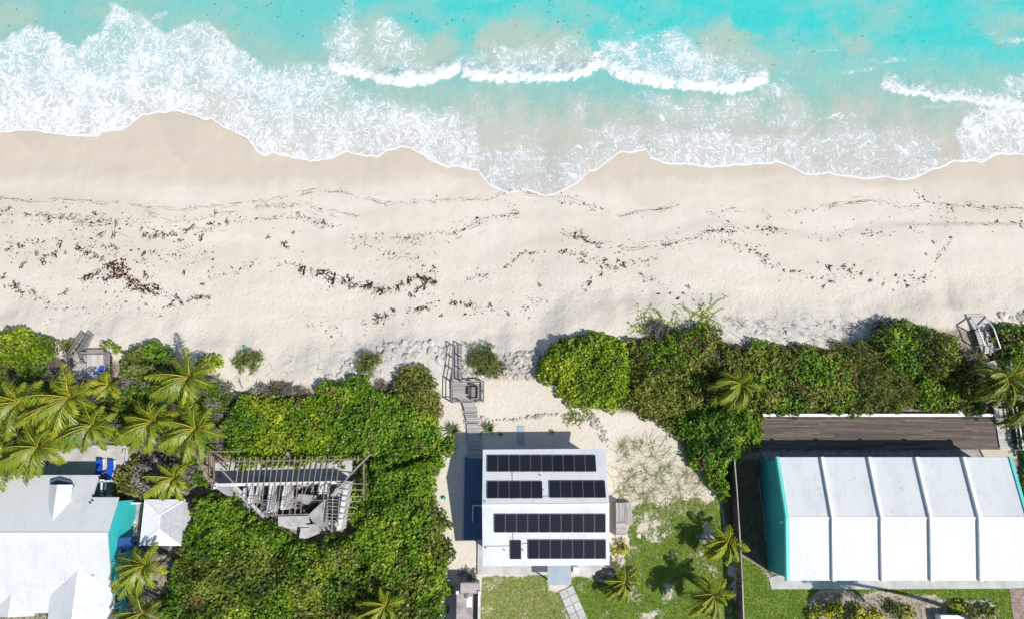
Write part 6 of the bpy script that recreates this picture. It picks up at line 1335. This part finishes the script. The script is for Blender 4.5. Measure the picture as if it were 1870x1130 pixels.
for x, y in nodes_:
    g = G(x, y, .02)
    for k in range(24):
        a = r.uniform(0, 6.28); l = r.uniform(.3, 1.1); d = np.array([math.cos(a), math.sin(a), r.uniform(.0, .2)]); s_ = np.array([-d[1], d[0], 0]) * .014; V.append([g - s_, g + d * l - s_ * .4, g + d * l + s_ * .4, g + s_])
o = link('runner_tufts', fast_mesh('runner_tufts', np.array(V), 4, dict(tint=r.uniform(0, 1, len(V))), [M_RUN]), None, (0, 0, 0)); tag(o, 'radiating tufts of dune grass on the sand right of the solar house', 'grass', kind='stuff')
stems_stuff('dry_vines', 'dark dry vine stems tangled over the limestone ledge', [(1180, 585), (1300, 575), (1420, 582), (1600, 580), (1650, 585), (1600, 625), (1480, 632), (1380, 618), (1300, 600)], 120, 1.4, .011, M_VINE, r, .6, .10)
stems_stuff('dry_vines', 'dry vine stems along the dune edge left of the olive shrub', [(520, 640), (640, 620), (720, 625), (700, 690), (560, 705), (440, 700), (420, 680)], 55, .8, .009, M_VINE, r, .6, .06)
stems_stuff('green_vines', 'green creeping vines reaching onto the sand above the olive shrub', [(1150, 580), (1200, 598), (1260, 590), (1290, 560), (1300, 575), (1280, 600), (1180, 612)], 60, 2.2, .02, M_SGY, r, .35, .06, 2)
stems_stuff('green_vines', 'sparse green weeds along the stone border in the garden sand', [(1030, 755), (1075, 750), (1080, 762), (1030, 768)], 30, .8, .015, M_FEATHER, r, .4, .06, 2)
n = 420000; X_ = r.uniform(-8, 50, n); Y_ = r.uniform(-14, 4, n); px_, py_ = W2P(X_, Y_, 0 * X_)
at_ = ground_attrs(X_, Y_, 0 * X_); k = (at_['grass'] > .3 + .5 * fbm(X_ * 1.6, Y_ * 1.6, 66)) & (py_ > 800) & (py_ < 1140) & (px_ < 1880) & (r.uniform(size=n) < .5); X_, Y_ = X_[k], Y_[k]; dr_ = at_['dry'][k]
q = np.stack([X_, Y_, terrain(X_, Y_) + .03], 1); nr = r.normal(size=q.shape) * .8 + [0, 0, .7]; nr /= np.linalg.norm(nr, axis=1, keepdims=True)
V = leaves(q, nr, np.array([(-.5, 0), (0, -.1), (.5, 0), (0, .1)]), .17, .5, r, None)
o = link('lawn_grass', fast_mesh('lawn_grass', V, 4, dict(tint=np.clip(.15 + .4 * r.uniform(size=len(q)) + .5 * dr_ + .3 * (fbm(X_ * .5, Y_ * .5, 67) - .5), 0, 1)), [M_BLADE]), None, (0, 0, 0)); tag(o, 'short green lawn grass round the houses', 'grass', kind='stuff')
